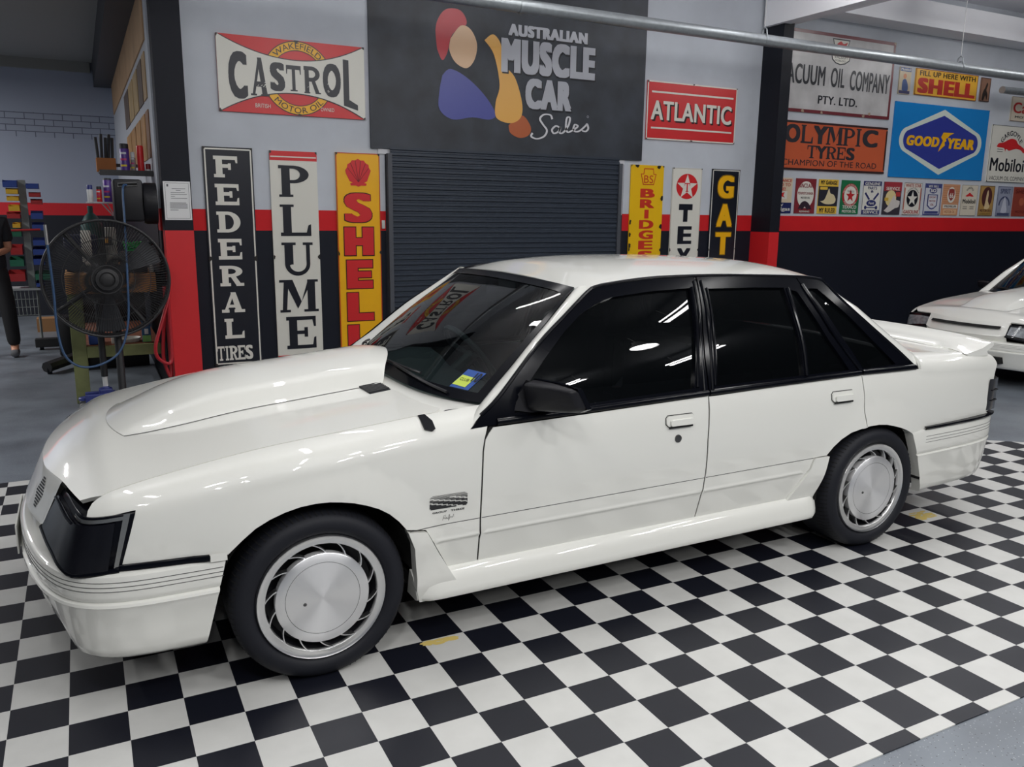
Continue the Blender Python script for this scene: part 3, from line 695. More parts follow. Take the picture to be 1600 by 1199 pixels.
def finish_car(car, fd, rd, ws, covered=True):
    # ---- side window frames with their panes
    W1 = [(0.831, 0.983), (0.911, 1.056), (1.002, 1.131), (1.095, 1.192), (1.171, 1.224), (1.218, 1.240), (1.265, 1.250), (1.461, 1.266), (1.672, 1.273), (1.657, 1.204), (1.633, 1.096), (1.573, 0.880), (1.251, 0.872), (1.039, 0.866), (0.800, 0.860), (0.735, 0.862), (0.746, 0.899)]
    W2 = [(1.769, 1.268), (2.002, 1.266), (2.205, 1.260), (2.205, 1.174), (2.206, 1.096), (2.205, 0.997), (2.190, 0.886), (1.952, 0.884), (1.688, 0.880), (1.719, 0.997), (1.738, 1.096), (1.758, 1.194)]
    W3 = [(2.243, 1.249), (2.278, 1.240), (2.312, 1.172), (2.386, 1.023), (2.480, 0.887), (2.352, 0.887), (2.217, 0.886), (2.235, 0.997), (2.236, 1.096), (2.237, 1.174)]
    W4 = [(2.346, 1.252), (2.409, 1.250), (2.555, 1.125), (2.677, 1.007), (2.811, 0.889), (2.703, 0.887), (2.574, 0.886), (2.485, 1.017), (2.408, 1.155)]
    f1 = [(0.553, 0.822), (0.611, 0.875), (0.683, 0.924), (0.880, 1.092), (1.024, 1.189), (1.129, 1.256), (1.162, 1.275), (1.195, 1.288), (1.284, 1.300), (1.407, 1.311), (1.533, 1.317), (1.715, 1.319), (1.719, 1.294), (1.699, 1.194), (1.669, 1.096), (1.650, 0.997), (1.642, 0.848), (1.030, 0.832), (0.643, 0.826)]
    f2 = [(1.728, 1.319), (1.919, 1.317), (2.050, 1.316), (2.302, 1.303), (2.334, 1.218), (2.401, 1.062), (2.553, 0.864), (2.100, 0.856), (1.646, 0.848), (1.655, 0.997), (1.674, 1.096), (1.703, 1.194), (1.724, 1.294)]
    f3 = [(2.307, 1.302), (2.440, 1.289), (2.473, 1.274), (2.558, 1.183), (2.711, 1.053), (2.841, 0.953), (2.962, 0.857), (2.750, 0.862), (2.560, 0.865), (2.407, 1.062), (2.340, 1.218)]
    A = panel('window_frame', f1, G3, TRIM, car, (0, -1, .3), .035, holes=[W1], shrink=.0012, off=.006, flange=.02, mirror=True)
    panel('window_frame', f2, G3, TRIM, car, (0, -1, .3), .035, holes=[W2, W3], shrink=.0012, off=.006, flange=.02, mirror=True)
    panel('window_frame', f3, G3, TRIM, car, (0, -1, .3), .035, holes=[W4], shrink=.0012, off=.006, flange=.02, mirror=True)
    for W in (W1, W2, W3, W4): panel('side_window', W, G3, TINT, car, (0, -1, .3), .08, shrink=-.01, off=-.008, flange=0, mirror=True)
    def ribs(my):
        def rail(name, pts, r, off=-.008, mt=TRIM):
            c = curve_pts([(x, GL(x, z) + off, z) for x, z in pts], 4); MB().tube([(p[0], my(p[1]), p[2]) for p in c], r, 8).build(name, mt, car)
        rail('door_pillar_trim', [(1.682, 1.279), (1.664, 1.194), (1.641, 1.096), (1.589, 0.885)], .008)
        rail('door_pillar_trim', [(1.704, 1.304), (1.684, 1.194), (1.657, 1.096), (1.622, 0.860)], .006)
        rail('door_pillar_trim', [(1.743, 1.304), (1.727, 1.194), (1.705, 1.096), (1.664, 0.860)], .008)
        rail('door_pillar_trim', [(1.760, 1.274), (1.749, 1.194), (1.728, 1.096), (1.682, 0.885)], .006)
        rail('window_divider', [(2.225, 1.260), (2.219, 1.174), (2.220, 1.076), (2.214, 0.978), (2.204, 0.885)], .009)
        rail('quarter_trim', [(2.322, 1.274), (2.361, 1.184), (2.447, 1.017), (2.554, 0.880)], .010)
        rail('roof_drip_rail', [(0.600, 0.868), (0.684, 0.928), (0.880, 1.096), (1.025, 1.193), (1.130, 1.260), (1.167, 1.281), (1.195, 1.292), (1.285, 1.305), (1.534, 1.322), (1.920, 1.322), (2.303, 1.308), (2.442, 1.294), (2.474, 1.278), (2.558, 1.187), (2.711, 1.056), (2.841, 0.956), (2.965, 0.860)], .008, -.004)
        # belt mouldings
        for xa, xb, za, zb in ((.66, 1.640, .838, .858), (1.650, 2.552, .858, .872), (2.562, 2.94, .872, .868)):
            c = [(xa + (xb - xa) * i / 16, za + (zb - za) * i / 16) for i in range(17)]; R = []
            for x, z in c:
                y = min(SIDE(x, z), GL(x, max(z, .84))) ; R.append([(x, my(y + a), z + b) for a, b in ((-.002, -.012), (-.010, -.010), (-.013, -.002), (-.011, .008), (-.004, .013), (.01, .014))])
            MB().grid(R).build('belt_moulding', TRIM, car, True, 60)
    mirr(ribs)
    # ---- door mirrors
    def mirror(my):
        q = MB(); o = lambda P: [(x, my(y), z) for x, y, z in P]
        rear = [(.884, -.175, .978), (.925, -.178, .900), (.918, -.14, .882), (.868, .02, .872), (.818, .03, .985), (.850, -.10, .988)]
        front = [(.848, -.165, .968), (.878, -.168, .905), (.868, -.14, .888), (.775, .01, .872), (.765, .028, .972), (.805, -.09, .974)]
        bm = bmesh.new(); bmesh.ops.convex_hull(bm, input=[bm.verts.new(p) for p in o(rear + front)])
        bmesh.ops.dissolve_limit(bm, angle_limit=.16, verts=bm.verts[:], edges=bm.edges[:])
        bmesh.ops.bevel(bm, geom=bm.edges[:], offset=.010, segments=3, affect='EDGES', profile=.5); bm.verts.index_update()
        mb = MB().add([v.co[:] for v in bm.verts], [[v.index for v in f.verts] for f in bm.faces]); bm.free()
        mo = mb.build('door_mirror', PLASTIC, car, True, 40)
        c = Vector((0, 0, 0))
        for p in rear: c += Vector(p) / 6
        rim = [c + (Vector(p) - c) * .99 + Vector((.012, 0, .001)) for p in rear]; r2 = [c + (Vector(p) - c) * .9 + Vector((.012, 0, .001)) for p in rear]
        q = MB(); q.add(o([p[:] for p in rim] + [(p - Vector((.02, 0, 0)))[:] for p in rim]), [(0, 1, 2, 3, 4, 5)] + [(i, i + 6, (i + 1) % 6 + 6, (i + 1) % 6) for i in range(6)]); q.build('mirror_rim', TRIM, mo)
        q = MB(); q.add(o([(p + Vector((.003, 0, 0)))[:] for p in r2]), [(0, 1, 2, 3, 4, 5)]); q.build('mirror_glass', CHROME, mo, False)
        q = MB(); q.add(o([(.735, .030, .872), (.80, .012, .862), (.90, .015, .866), (.80, .03, .975), (.755, .05, .925), (.735, .055, .872), (.90, .05, .866), (.80, .07, .975)]), [(0, 1, 2, 3, 4), (5, 6, 2, 1, 0), (6, 7, 3, 2), (7, 5, 0, 4, 3)]); q.build('mirror_foot', PLASTIC, mo)
    mirr(mirror)
    # ---- door handles and locks
    def handle(door, my, x0, x1, z0, z1, lock=None):
        y = SIDE(x0, z0) - .001
        def rr(a0, a1, b0, b1, d): return [(a0 + d, b0), (a1 - d * .4, b0), (a1, b0 + d * .4), (a1, b1 - d), (a1 - d, b1), (a0 + d, b1), (a0, b1 - d), (a0, b0 + d)]
        fn = lambda u, v, d: (u, my(SIDE(u, v) - d), v)
        q = MB(); q.prism(rr(x0 - .003, x1 + .003, z0 - .003, z1 + .003, .012), fn, -.004, .0015); q.build('handle_gap', LINE, door, False)
        q = MB(); q.prism(rr(x0, x1, z0, z1, .010), fn, 0, .008); h = q.build('door_handle', WHITE, door, True, 30)
        q = MB(); q.prism(rr(x0 + .016, x1 - .010, z0 + .002, z1 - .016, .005), fn, .006, .017); q.build('handle_flap', WHITE, h, True, 30)
        q = MB(); q.box(x0 + .012, my(y - .004), z0 - .008, x1 - .012, my(y - .010), z0 - .001); q.build('handle_recess', SHADOW, h, False)
        if lock:
            l = MB(); l.lathe([(0, -.002), (.010, -.003), (.0155, -.0015), (.017, .004)], (lock[0], 0, lock[1]), 'Y', 20)
            l.v = [(a, my(b + SIDE(*lock) - .003), c) for a, b, c in l.v]; k = l.build('door_lock', mat('dark_lock', (.12, .12, .12), .3, metal=.8), door)
    for s in (0, 1):
        my = (lambda y: y) if s == 0 else (lambda y: 2 * YC - y)
        handle(fd[s], my, 1.414, 1.556, .742, .784, (1.475, .687)); handle(rd[s], my, 2.350, 2.490, .756, .800)
    # ---- front: grille plate, lamps, bumper, spoiler
    def fx(y): return FX(y)
    R = []
    ys = [.398, .402, .43, .46] + [.46 + (2 * YC - .92) * i / 20 for i in range(1, 20)]; ys += [2 * YC - y for y in ys[:4]][::-1]
    for y in ys:
        a = fx(y); z = HOOD(a + .006, y); yy = min(y, 2 * YC - y); k = sstep(.400, .455, yy); b_ = a - .058; zb = .575 - .02 * k
        bx = -.812 + (b_ + .812) * k
        R.append([(a + .014, y, z - .035), (a + .002, y, z - .003), (a - .004, y, z - .010), ((a - .004 + bx) / 2 - .002 * k, y, (z - .010 + zb) / 2), (bx, y, zb), (bx - .006, y, zb - .010), (bx + .02, y, zb - .05), (bx + .03, y, .49)])
    grille = MB().grid(R).build('grille_plate', WHITE, car, True, 40)
    if not covered:
        q = MB(); q.grid([[(fx(y) - .034 - d, y, z) for y, z, d in ((1.26 - .8 * k / 12, .652 - .0, .0), )] + [(fx(1.26 - .8 * k / 12) - .060, 1.26 - .8 * k / 12, .626)] for k in range(13)]); q.build('grille_slot', SHADOW, grille)
    def gp(y, t):     # point on the sloped plate
        a = fx(y); z = HOOD(a + .006, y); return Vector((a - .004 - .054 * t, y, z - .010 + (.555 - z + .010) * t))
    if covered:
        E = MB()
        for k in range(11):
            t = .13 + .072 * k; y0 = .520 + .006 * abs(k - 5) ** 1.0 + .005; y1 = .618 - .006 * abs(k - 5)
            E.add([tuple(gp(y0, t) + Vector((-.002, 0, .002))), tuple(gp(y1, t - .01) + Vector((-.002, 0, .002))), tuple(gp(y1, t + .035) + Vector((-.002, 0, .002))), tuple(gp(y0, t + .045) + Vector((-.002, 0, .002)))], [(0, 1, 2, 3)])
        E.build('grille_badge', PLASTIC, grille, False)
    LB = [(-.818, .405), (-.800, .30), (-.783, .22), (-.762, .135), (-.730, .080), (-.668, .054), (-.605, .044)]
    LT = [(-.748, .405), (-.733, .30), (-.722, .22), (-.708, .14), (-.688, .082), (-.640, .050), (-.552, .032)]
    ZT = [.672, .678, .678, .676, .672, .675, .684]; ZB = [.550, .535, .524, .505, .494, .496, .500]
    def lamp(my):
        b = curve_pts([(x, y, z) for (x, y), z in zip(LB, ZB)], 5); t = curve_pts([(x, y, z) for (x, y), z in zip(LT, ZT)], 5); n = len(b)
        def at(i, k, off):
            p = b[i].lerp(t[i], k); tn = b[min(i + 1, n - 1)] - b[max(i - 1, 0)]; nn = Vector((tn.y, -tn.x, 0)).normalized(); nn = Vector((nn[0], nn[1], .25))
            if nn.y > 0 and abs(nn.x) < .2: nn = -nn
            p = p + Vector((-abs(nn[0]), -abs(nn[1]), .1)) * off; return (p[0], my(p[1]), p[2])
        base = MB().grid([[at(i, k, -.002 + .003 * (0 < k < 1)) for i in range(n)] for k in (0, .02, .5, .98, 1)])
        base.grid([[at(i, 1, -.002) for i in range(n)], [at(i, 1, -.06) for i in range(n)]]); base.grid([[at(i, 0, -.06) for i in range(n)], [at(i, 0, -.002) for i in range(n)]])
        lp = base.build('headlamp_surround', TRIM, car, True, 40)
        m0 = 1; m1 = n - 3
        if covered:
            sil = MB().grid([[at(i, k, .004) for i in range(n - 16, n - 1)] for k in (.90, .965)]); sil.grid([[at(i, k / 8, .004) for i in (n - 3, n - 2)] for k in range(9)])
            sil.build('lamp_bright_edge', mat('dull_silver', (.35, .35, .34), .25, metal=.9), lp)
            cv = MB().grid([[at(i, k, .012) for i in range(m0, m1)] for k in (.05, .3, .6, .88)])
            cv.grid([[at(i, .88, d) for i in range(m0, m1)] for d in (.012, .0)]); cv.grid([[at(m1 - 1, k, d) for k in (.05, .3, .6, .88)] for d in (.012, 0)]); cv.grid([[at(i, .05, d) for i in range(m0, m1)] for d in (.0, .012)])
            cv.build('headlamp_cover', mat('black_acrylic', (.004, .004, .007), .12, spec=.35), lp, True, 40)
            MB().tube([at(i, .86, .020) for i in range(m0 + 1, 18)], .005, 6).build('cover_lip', TRIM, lp)
        else:
            MB().grid([[at(i, k, -.001 + .004 * math.sin(k * 3.1)) for i in range(m0, 22)] for k in (.08, .3, .5, .7, .92)]).build('headlamp_reflector', mat('lamp_reflector', (.8, .81, .83), .35, metal=.2, noise=.6, nscale=30), lp)
            MB().grid([[at(i, k, .010) for i in range(m0, 22)] for k in (.06, .35, .65, .94)]).build('headlamp_lens', glass('lamp_lens', (.8, .82, .84), .85, .05), lp)
            MB().grid([[at(i, k, .010) for i in range(23, n - 2)] for k in (.06, .35, .65, .94)]).build('indicator_lens', mat('grey_side_lens', (.06, .06, .065), .6, spec=.2), lp)
    mirr(lamp)
    PL = [(-.30, .004), (-.42, .004), (-.55, .008), (-.64, .026), (-.71, .062), (-.765, .12), (-.81, .21), (-.85, .34), (-.885, .52), (-.905, .70), (-.912, .86)]
    PL = PL + [(x, 2 * YC - y) for x, y in PL[::-1][1:]]
    c = curve_pts([(x, y, 0) for x, y in PL], 6)
    def ploft(c, secs, startz, cut, name, mt, sgn):
        R = []; n = len(c)
        for i, p in enumerate(c):
            tn = c[min(i + 1, n - 1)] - c[max(i - 1, 0)]; nn = Vector((-tn.y, tn.x, 0)).normalized() * sgn
            fr = sstep(.03, .3, min(p.y, 2 * YC - p.y)); row_ = []
            for d, z, df in secs:
                q = p - nn * (d + (df - d) * fr)
                w_ = sstep(cut[1], cut[0], abs(q.x - cut[0]) + cut[0]) if False else max(0.0, 1 - abs(p.x - cut[0]) / .25)
                q = Vector((q.x + (startz - z) * cut[2] * w_, q.y, z)); row_.append(q)
            R.append(row_)
        m_ = MB().grid(R)
        for r in (R[0], R[-1]):
            inner = [(v[0], v[1] + (.05 if v[1] < YC else -.05), v[2]) for v in r]; m_.grid([r, inner])
        return m_.build(name, mt, car, True, 42)
    g_ = []
    up = [(.09, .499, .10), (.03, .498, .05), (.010, .496, .018), (.001, .490, .004), (0, .482, 0)] + g_ + [(.0, .425, .0), (.002, .412, .002), (.008, .405, .008)]
    ploft(c, up, .51, (-.30, 0, -.25), 'front_bumper', WHITE, 1)
    def lines(c, zs, sgn, skip, nm, par):
        for z in zs:
            P = []; n = len(c)
            for i in range(skip, n - skip):
                tn = c[min(i + 1, n - 1)] - c[max(i - 1, 0)]; nn = Vector((-tn.y, tn.x, 0)).normalized() * sgn; P.append((c[i].x + nn.x * .0003, c[i].y + nn.y * .0003, z))
            MB().tube(P, .0011, 5).build(nm, LINE, par)
    lines(c, (.472, .457, .443), 1, 1, 'bumper_groove', car)
    dm = [(.010, .406, .010), (-.003, .400, -.004), (-.006, .392, -.006), (.000, .380, .0), (.008, .30, .028), (.014, .245, .050), (.020, .222, .062), (.034, .208, .080), (.075, .204, .13)]
    ploft(c, dm, .51, (-.30, 0, -.25), 'air_dam', WHITE, 1)
    def rub(my):
        R = [];
        for i in range(15):
            x = -.62 + (.62 - .352) * i / 14; y = max(SIDE(x, .505), .004); R.append([(x, my(y + a), z) for a, z in ((.03, .519), (-.007, .518), (-.011, .511), (-.010, .500), (.03, .497))])
        MB().grid(R).build('bumper_strip', TRIM, car)
        MB().tube([(p[0] - .004, my(p[1] - .004), p[2] + .003) for p in curve_pts([(x, y, z) for (x, y), z in zip(LB, ZB)], 5)], .009, 8).build('lamp_lower_trim', TRIM, car)
        MB().grid([[(x, my(y), z) for z in (.495, .521)] for x, y in ((-.35, .0), (-.30, -.002))] ).build('bumper_end', WHITE, car)
    mirr(rub)
    if not covered:
        for y in (.50, 2 * YC - .50): MB().box(-.905, y - .12, .27, -.80, y + .12, .34).build('brake_duct', SHADOW, car, False)
        MB().box(-.835, .60, .622, -.80, .67, .636).build('grille_badge', LINE, grille, False)
    # number plate edge
    q = MB(); q.box(-.922, .67, .37, -.917, 1.05, .475, .0); q.build('number_plate', mat('plate_white', (.7, .7, .66), .4), car, False)
    # rear bumper
    PR = [(2.915, -.004), (3.1, .004), (3.35, .018), (3.55, .045), (3.66, .085), (3.72, .14), (3.755, .24), (3.775, .45), (3.782, .86)]
    PR = PR + [(x, 2 * YC - y) for x, y in PR[::-1][1:]]
    cr = curve_pts([(x, y, 0) for x, y in PR], 6)
    g_ = []
    ur = [(.08, .556, .08), (.02, .556, .03), (.006, .552, .01), (.0, .54, .0)] + g_ + [(0, .45, 0), (.003, .436, .003), (.010, .430, .010), (.0, .424, .0), (.004, .41, .006), (.014, .32, .022), (.026, .25, .04), (.034, .225, .06), (.05, .214, .08), (.09, .21, .12)]
    ploft(cr, ur, .55, (2.915, 0, .46), 'rear_bumper', WHITE, -1)
    lines(cr, (.518, .502, .487), -1, 4, 'bumper_groove', car)
    def rub2(my):
        R = []
        for i in range(24):
            x = 3.02 + .66 * i / 23; y = smooth_tab([(2.9, -.006), (3.1, .001), (3.35, .014), (3.55, .038), (3.66, .075), (3.72, .12)], x); R.append([(x, my(y + a), z) for a, z in ((.03, .568), (.0, .567), (-.004, .561), (.0, .554), (.03, .552))])
        MB().grid(R).build('bumper_strip', TRIM, car)
    mirr(rub2)
    # ---- side skirts
    def skirt(my):
        R = []
        for i in range(44):
            t = i / 43; x = .335 + (2.325 - .335) * t; dz = .010 * t; e0 = max(0, 1 - (x - .335) / .10); e1 = max(0, (x - 2.29) / .035)
            sec = [(.042, .310), (.034, .308), (.022, .301), (.011, .287), (.002, .264), (-.005, .236), (-.007, .216), (-.002, .204), (.010, .198), (.10, .195)]
            R.append([(x + (.30 - z) * (.10 * e0 + .25 * e1 * 0), my(y + .03 * e0 ** 3 + .03 * e1 ** 3), z + dz + .0 * e1) for y, z in sec])
        q = MB().grid(R); q.add(R[0], [tuple(range(len(R[0])))]); q.add(R[-1], [tuple(range(len(R[-1]) - 1, -1, -1))])
        sk = q.build('side_skirt', WHITE, car, True, 40)
    mirr(skirt)
    def SK(x, z): return (x, SIDE(x, z) - .012 - .03 * sstep(.42, .24, z), z)
    ff = [(.300, .487), (.330, .483), (.372, .475), (.420, .385), (.476, .289), (.50, .25), (.46, .203), (.40, .199), (.352, .200), (.338, .25), (.338, .30), (.325, .42)]
    panel('skirt_front_flare', ff, SK, WHITE, car, (0, -1, 0), .03, flange=.05, shrink=0, mirror=True)
    rf = [(2.348, .503), (2.300, .5025), (2.266, .500), (2.246, .452), (2.19, .38), (2.136, .309), (2.20, .296), (2.297, .294), (2.316, .36)]
    panel('skirt_rear_flare', rf, lambda x, z: (x, SIDE(x, z) - .008, z), WHITE, car, (0, -1, 0), .03, flange=.04, shrink=0, mirror=True)
    # ---- wheels
    def wheel(name, wx, my, yo):
        t = MB(); Y = lambda d: yo + d
        prof = [(.205, .10), (.222, .012), (.232, -.002), (.250, -.008), (.272, -.006), (.288, .006), (.296, .022), (.300, .040), (.300, .20), (.290, .225), (.25, .24), (.21, .22)]
        t.lathe(prof, (wx, yo, .30), 'Y', 72)
        t.v = [(a, my(b), max(c_, .0045)) for a, b, c_ in t.v]
        ty = t.build('tyre', RUBBER, car, True, 50)
        g = MB()
        for k in range(90):
            a = 2 * PI * k / 90
            if math.sin(a) < -.965: continue
            ca, sa = math.cos(a), math.sin(a); pts = []
            for r, h in ((.2895, .006), (.2975, .022), (.3015, .040), (.3015, .085)):
                for da in (-.006, .006):
                    b = a + da + (h - .02) * .5; pts.append((wx + r * math.cos(b) * 1.0, my(yo + h - .001), .30 + r * math.sin(b)))
            g.add(pts, [(0, 1, 3, 2), (2, 3, 5, 4), (4, 5, 7, 6)])
        g.build('tread_cuts', SHADOW, ty, False)
        r_ = MB(); r_.lathe([(.189, .014), (.1915, .003), (.193, .0015), (.203, .001), (.212, .001), (.219, -.003), (.222, .003), (.222, .02)], (wx, yo, .30), 'Y', 72)
        r_.v = [(a, my(b), c_) for a, b, c_ in r_.v]; rim = r_.build('wheel_rim', ALLOY, car, True, 40)
        b_ = MB(); b_.lathe([(.190, .013), (.183, .06), (.10, .075), (0, .075)], (wx, yo, .30), 'Y', 48); b_.v = [(a, my(b), c_) for a, b, c_ in b_.v]; b_.build('wheel_barrel', PLASTIC, rim)
        sgn = 1 if wx < 1 else -1
        for k in range(14):
            a0 = 2 * PI * k / 14 + .1; s_ = MB(); V = []
            for i in range(7):
                u = i / 6; rr = .150 + .043 * u; a = a0 + .28 * u ** 1.5; wd = .0030 / rr
                for da, h in ((-wd, .003), (wd, .003), (wd, .028), (-wd, .028)): V.append((wx + rr * math.cos(a + da), my(yo + h), .30 + rr * math.sin(a + da)))
            s_.add(V, [(i * 4 + j, i * 4 + (j + 1) % 4, i * 4 + 4 + (j + 1) % 4, i * 4 + 4 + j) for i in range(6) for j in range(4)]); s_.build('wheel_spoke', ALLOY, rim, False)
        d_ = MB(); d_.lathe([(.128, -.0035), (.1565, -.0035), (.1595, -.0015), (.160, .002), (.158, .03)], (wx, yo, .30), 'Y', 72); d_.v = [(a, my(b), c_) for a, b, c_ in d_.v]
        hub = d_.build('wheel_disc_ring', BRUSH, rim, True, 40, )
        d_ = MB(); d_.lathe([(0, -.0035), (.1265, -.0035), (.1268, .004)], (wx, yo, .30), 'Y', 72); d_.v = [(a, my(b), c_) for a, b, c_ in d_.v]; hub2 = d_.build('wheel_centre_disc', BRUSH, rim, True, 40)
        d_ = MB(); d_.lathe([(.1262, -.0028), (.1284, -.0028)], (wx, yo, .30), 'Y', 72); d_.v = [(a, my(b), c_) for a, b, c_ in d_.v]; d_.build('disc_seam', SHADOW, rim)
        l = MB(); l.lathe([(0, -.006), (.005, -.006), (.0065, -.003)], (wx - .062, yo, .288), 'Y', 14); l.v = [(a, my(b), c_) for a, b, c_ in l.v]; l.build('disc_lock', mat('dark_lock', (.12, .12, .12), .3, metal=.8), rim)
        # object origin on the axle so the brushed grain runs round it
        for h_ in (hub, hub2):
            L = wloc(h_); dv = Vector((wx - L.x, my(yo) - L.y, .30 - L.z))
            for v in h_.data.vertices: v.co = v.co - dv
            h_.location = dv
    for s in (0, 1):
        my = (lambda y: y) if s == 0 else (lambda y: 2 * YC - y)
        wheel('front', 0.0, my, .004); wheel('rear', 2.668, my, .004)
    # ---- wheel wells, light-blocking shell, floor pan
    def wells(my):
        for wx, r in ((0.0, .355), (2.668, .36)):
            w_ = MB(); w_.lathe([(r, .012), (r, .36), (0, .36)], (wx, 0, .29), 'Y', 40, 0 if True else 0, PI); w_.v = [(a, my(b), c_) for a, b, c_ in w_.v]; w_.build('wheel_well', SHADOW, car)
    mirr(wells)
    q = MB(); q.box(-.60, .30, .20, 3.60, 2 * YC - .30, .24); q.build('floor_pan', SHADOW, car, False)
    q = MB(); q.box(.36, .06, .21, 2.30, 2 * YC - .06, .25); q.box(.40, .05, .25, 2.27, .065, .84); q.box(.40, 2 * YC - .065, .25, 2.27, 2 * YC - .05, .84)
    q.box(.42, .10, .25, .47, 2 * YC - .10, .82); q.box(2.27, .30, .25, 2.30, 2 * YC - .30, .84); q.box(2.30, .14, .62, 3.5, 2 * YC - .14, .66); q.box(-.55, .36, .30, .42, 2 * YC - .36, .34)
    q.box(-.66, .20, .30, -.60, 2 * YC - .20, .62); q.box(2.95, .10, .24, 3.60, .12, .84); q.box(2.95, 2 * YC - .12, .24, 3.60, 2 * YC - .10, .84); q.box(-.55, .075, .36, -.34, .10, .64); q.box(-.55, 2 * YC - .10, .36, -.34, 2 * YC - .075, .64)
    q.build('light_block_shell', SHADOW, car, False)  # unseen black boxes added to block light and keep the panel gaps dark
    # ---- cabin: dash, wheel, seats
    CAB = mat('charcoal_vinyl', (.025, .028, .03), .6); CLOTH = mat('grey_cloth', (.05, .055, .06), .9)
    R = []
    for i in range(25):
        y = .16 + (2 * YC - .32) * i / 24; a = wsb_x(y); hmp = .045 * math.exp(-((y - 1.22) / .2) ** 4)
        R.append([(a + .02, y, .872), (a + .12, y, .868), (a + .27, y, .872 + hmp), (a + .38, y, .862 + hmp), (a + .42, y, .82), (a + .40, y, .60)])
    MB().grid(R).build('dashboard', CAB, car, True, 50)
    st = MB(); cx = Vector((1.10, 1.22, .86)); n = Vector((.80, 0, .60)).normalized(); u = Vector((0, 1, 0)); v = n.cross(u)
    st.tube([cx + (u * math.cos(2 * PI * k / 32) + v * math.sin(2 * PI * k / 32)) * .19 for k in range(33)], .015, 8, False)
    for a in (.3, PI - .3, -PI / 2): st.tube([cx, cx + (u * math.cos(a) + v * math.sin(a)) * .19], .014, 6)
    st.tube([cx + n * .01, cx - n * .22], .035, 10); st.build('steering_wheel', CAB, car)
    for y in (.46, 1.26):
        s1 = MB(); s1.box(1.20, y - .25, .42, 1.72, y + .25, .56, .05); s1.box(1.66, y - .25, .50, 1.80, y + .25, 1.05, .05); s1.box(1.73, y - .13, 1.08, 1.81, y + .13, 1.22, .03); s1.build('front_seat', CLOTH, car)
    s1 = MB(); s1.box(2.05, .22, .42, 2.50, 1.50, .56, .05); s1.box(2.44, .24, .50, 2.58, 1.48, 1.02, .05); s1.build('rear_seat', CLOTH, car)
    q = MB(); q.box(1.14, .82, 1.235, 1.16, 1.0, 1.285, .008); q.tube([(1.14, .91, 1.29), (1.15, .91, 1.26)], .008, 6); q.build('rear_view_mirror', CAB, car)
    # ---- side details, decals
    def SP(x, z, d): return (x, SIDE(x, z) - d, z)
    q = MB(); q.prism([(.385, .835), (.41, .828), (.423, .834), (.424, .856), (.414, .872), (.402, .877), (.390, .868), (.384, .850)], lambda a, b, d: FENDpt(a, b, d), -.004, .010); q.build('side_repeater', TRIM, car, True, 40)
    if covered:
        E = MB(); INK = mat('decal_ink', (.02, .02, .022), .5)
        n = 14
        for k in range(n):
            z1 = .600 - .0037 * k; th = .0006 + .0020 * (k / n); x0, x1 = .387, .533
            ins = .010 if k == 0 else (.004 if k == 1 or k >= n - 1 else 0)
            segs = [(x0 + ins, x1 - ins)]
            cut = .425 + .012 * (k - 9) * 1.6 ; c2 = .486 + .014 * (k - 7.5) * 1.5
            for c_ in (cut, c2, cut + .165):
                ns = []
                for a, b in segs:
                    lo, hi = c_ - .012, c_ + .012
                    if k < 3 or hi <= a or lo >= b: ns.append((a, b)); continue
                    if lo > a: ns.append((a, lo))
                    if hi < b: ns.append((hi, b))
                segs = ns
            for a, b in segs:
                m_ = 5; E.grid([[SP(a + (b - a) * i / m_, z1 - th, .0012) for i in range(m_ + 1)], [SP(a + (b - a) * i / m_, z1 + th, .0012) for i in range(m_ + 1)]])
        E.build('side_stripe_badge', INK, fd_parent(car), False)
        tx = MB()
        for word, xa, xb in (('GROUP', .398, .453), ('THREE', .468, .522)):
            text_into(tx, word, xa, .5335, xb, .5405, lambda u, v: SP(u, v, .0012), bold=.03)
        tx.build('badge_lettering', INK, car, False)
        sg = MB(); raw = [(0, 0), (.15, .9), (.35, .95), (.3, .5), (.1, .45), (.4, .2), (.45, .5), (.5, .15), (.55, .45), (.6, .2), (.7, .1), (.78, 1.0), (.85, .9), (.7, -.2), (.85, .3), (.95, .6), (1.0, .3), (1.1, .5), (1.15, .25), (1.3, .9), (1.32, .35)]
        sg.tube([SP(.437 + .033 * a, .504 + .020 * b, .0014) for a, b in raw], .0005, 4, False); sg.build('script_mark', INK, car)
        # windscreen label
        q = MB(); B_ = mat('label_blue', srgb(35, 80, 160), .4); Yl = mat('label_yellow', srgb(205, 225, 90), .4)
        def wp(s, t, d=.0015): 
            p = ws(s, t); return (p[0] - d * .8, p[1], p[2] + d)
        q.add([wp(.055, .075, .002), wp(.118, .075, .002), wp(.110, .215, .002), wp(.047, .215, .002)], [(0, 1, 2, 3)]); lab = q.build('windscreen_label', B_, car, False)
        q = MB(); q.add([wp(.070, .09, .0026), wp(.116, .095, .0026), wp(.110, .17, .0026), wp(.064, .165, .0026)], [(0, 1, 2, 3)]); q.build('label_panel', Yl, lab, False)
        q = MB(); text_into(q, '10', .050, .135, .070, .205, lambda u, v: wp(.120 - u, v, .0034), bold=.03); text_into(q, 'CLUB', .075, .13, .105, .15, lambda u, v: wp(.180 - u, v, .0034)); q.build('label_writing', PLASTIC, lab, False)
def fd_parent(car): return car
def wsb_x(y):
    u = abs(YC - y) / .72; return .497 + .153 * min(1.1, u) ** 3.5
def FENDpt(x, z, d):
    # point on the upper fender roll at height z
    lo, hi = -.05, .18
    for _ in range(30):
        mid = (lo + hi) / 2
        if FEND(x, mid)[2] < z: lo = mid
        else: hi = mid
    p = FEND(x, (lo + hi) / 2); return (p[0], p[1] - d * .8, p[2] + d * .4)
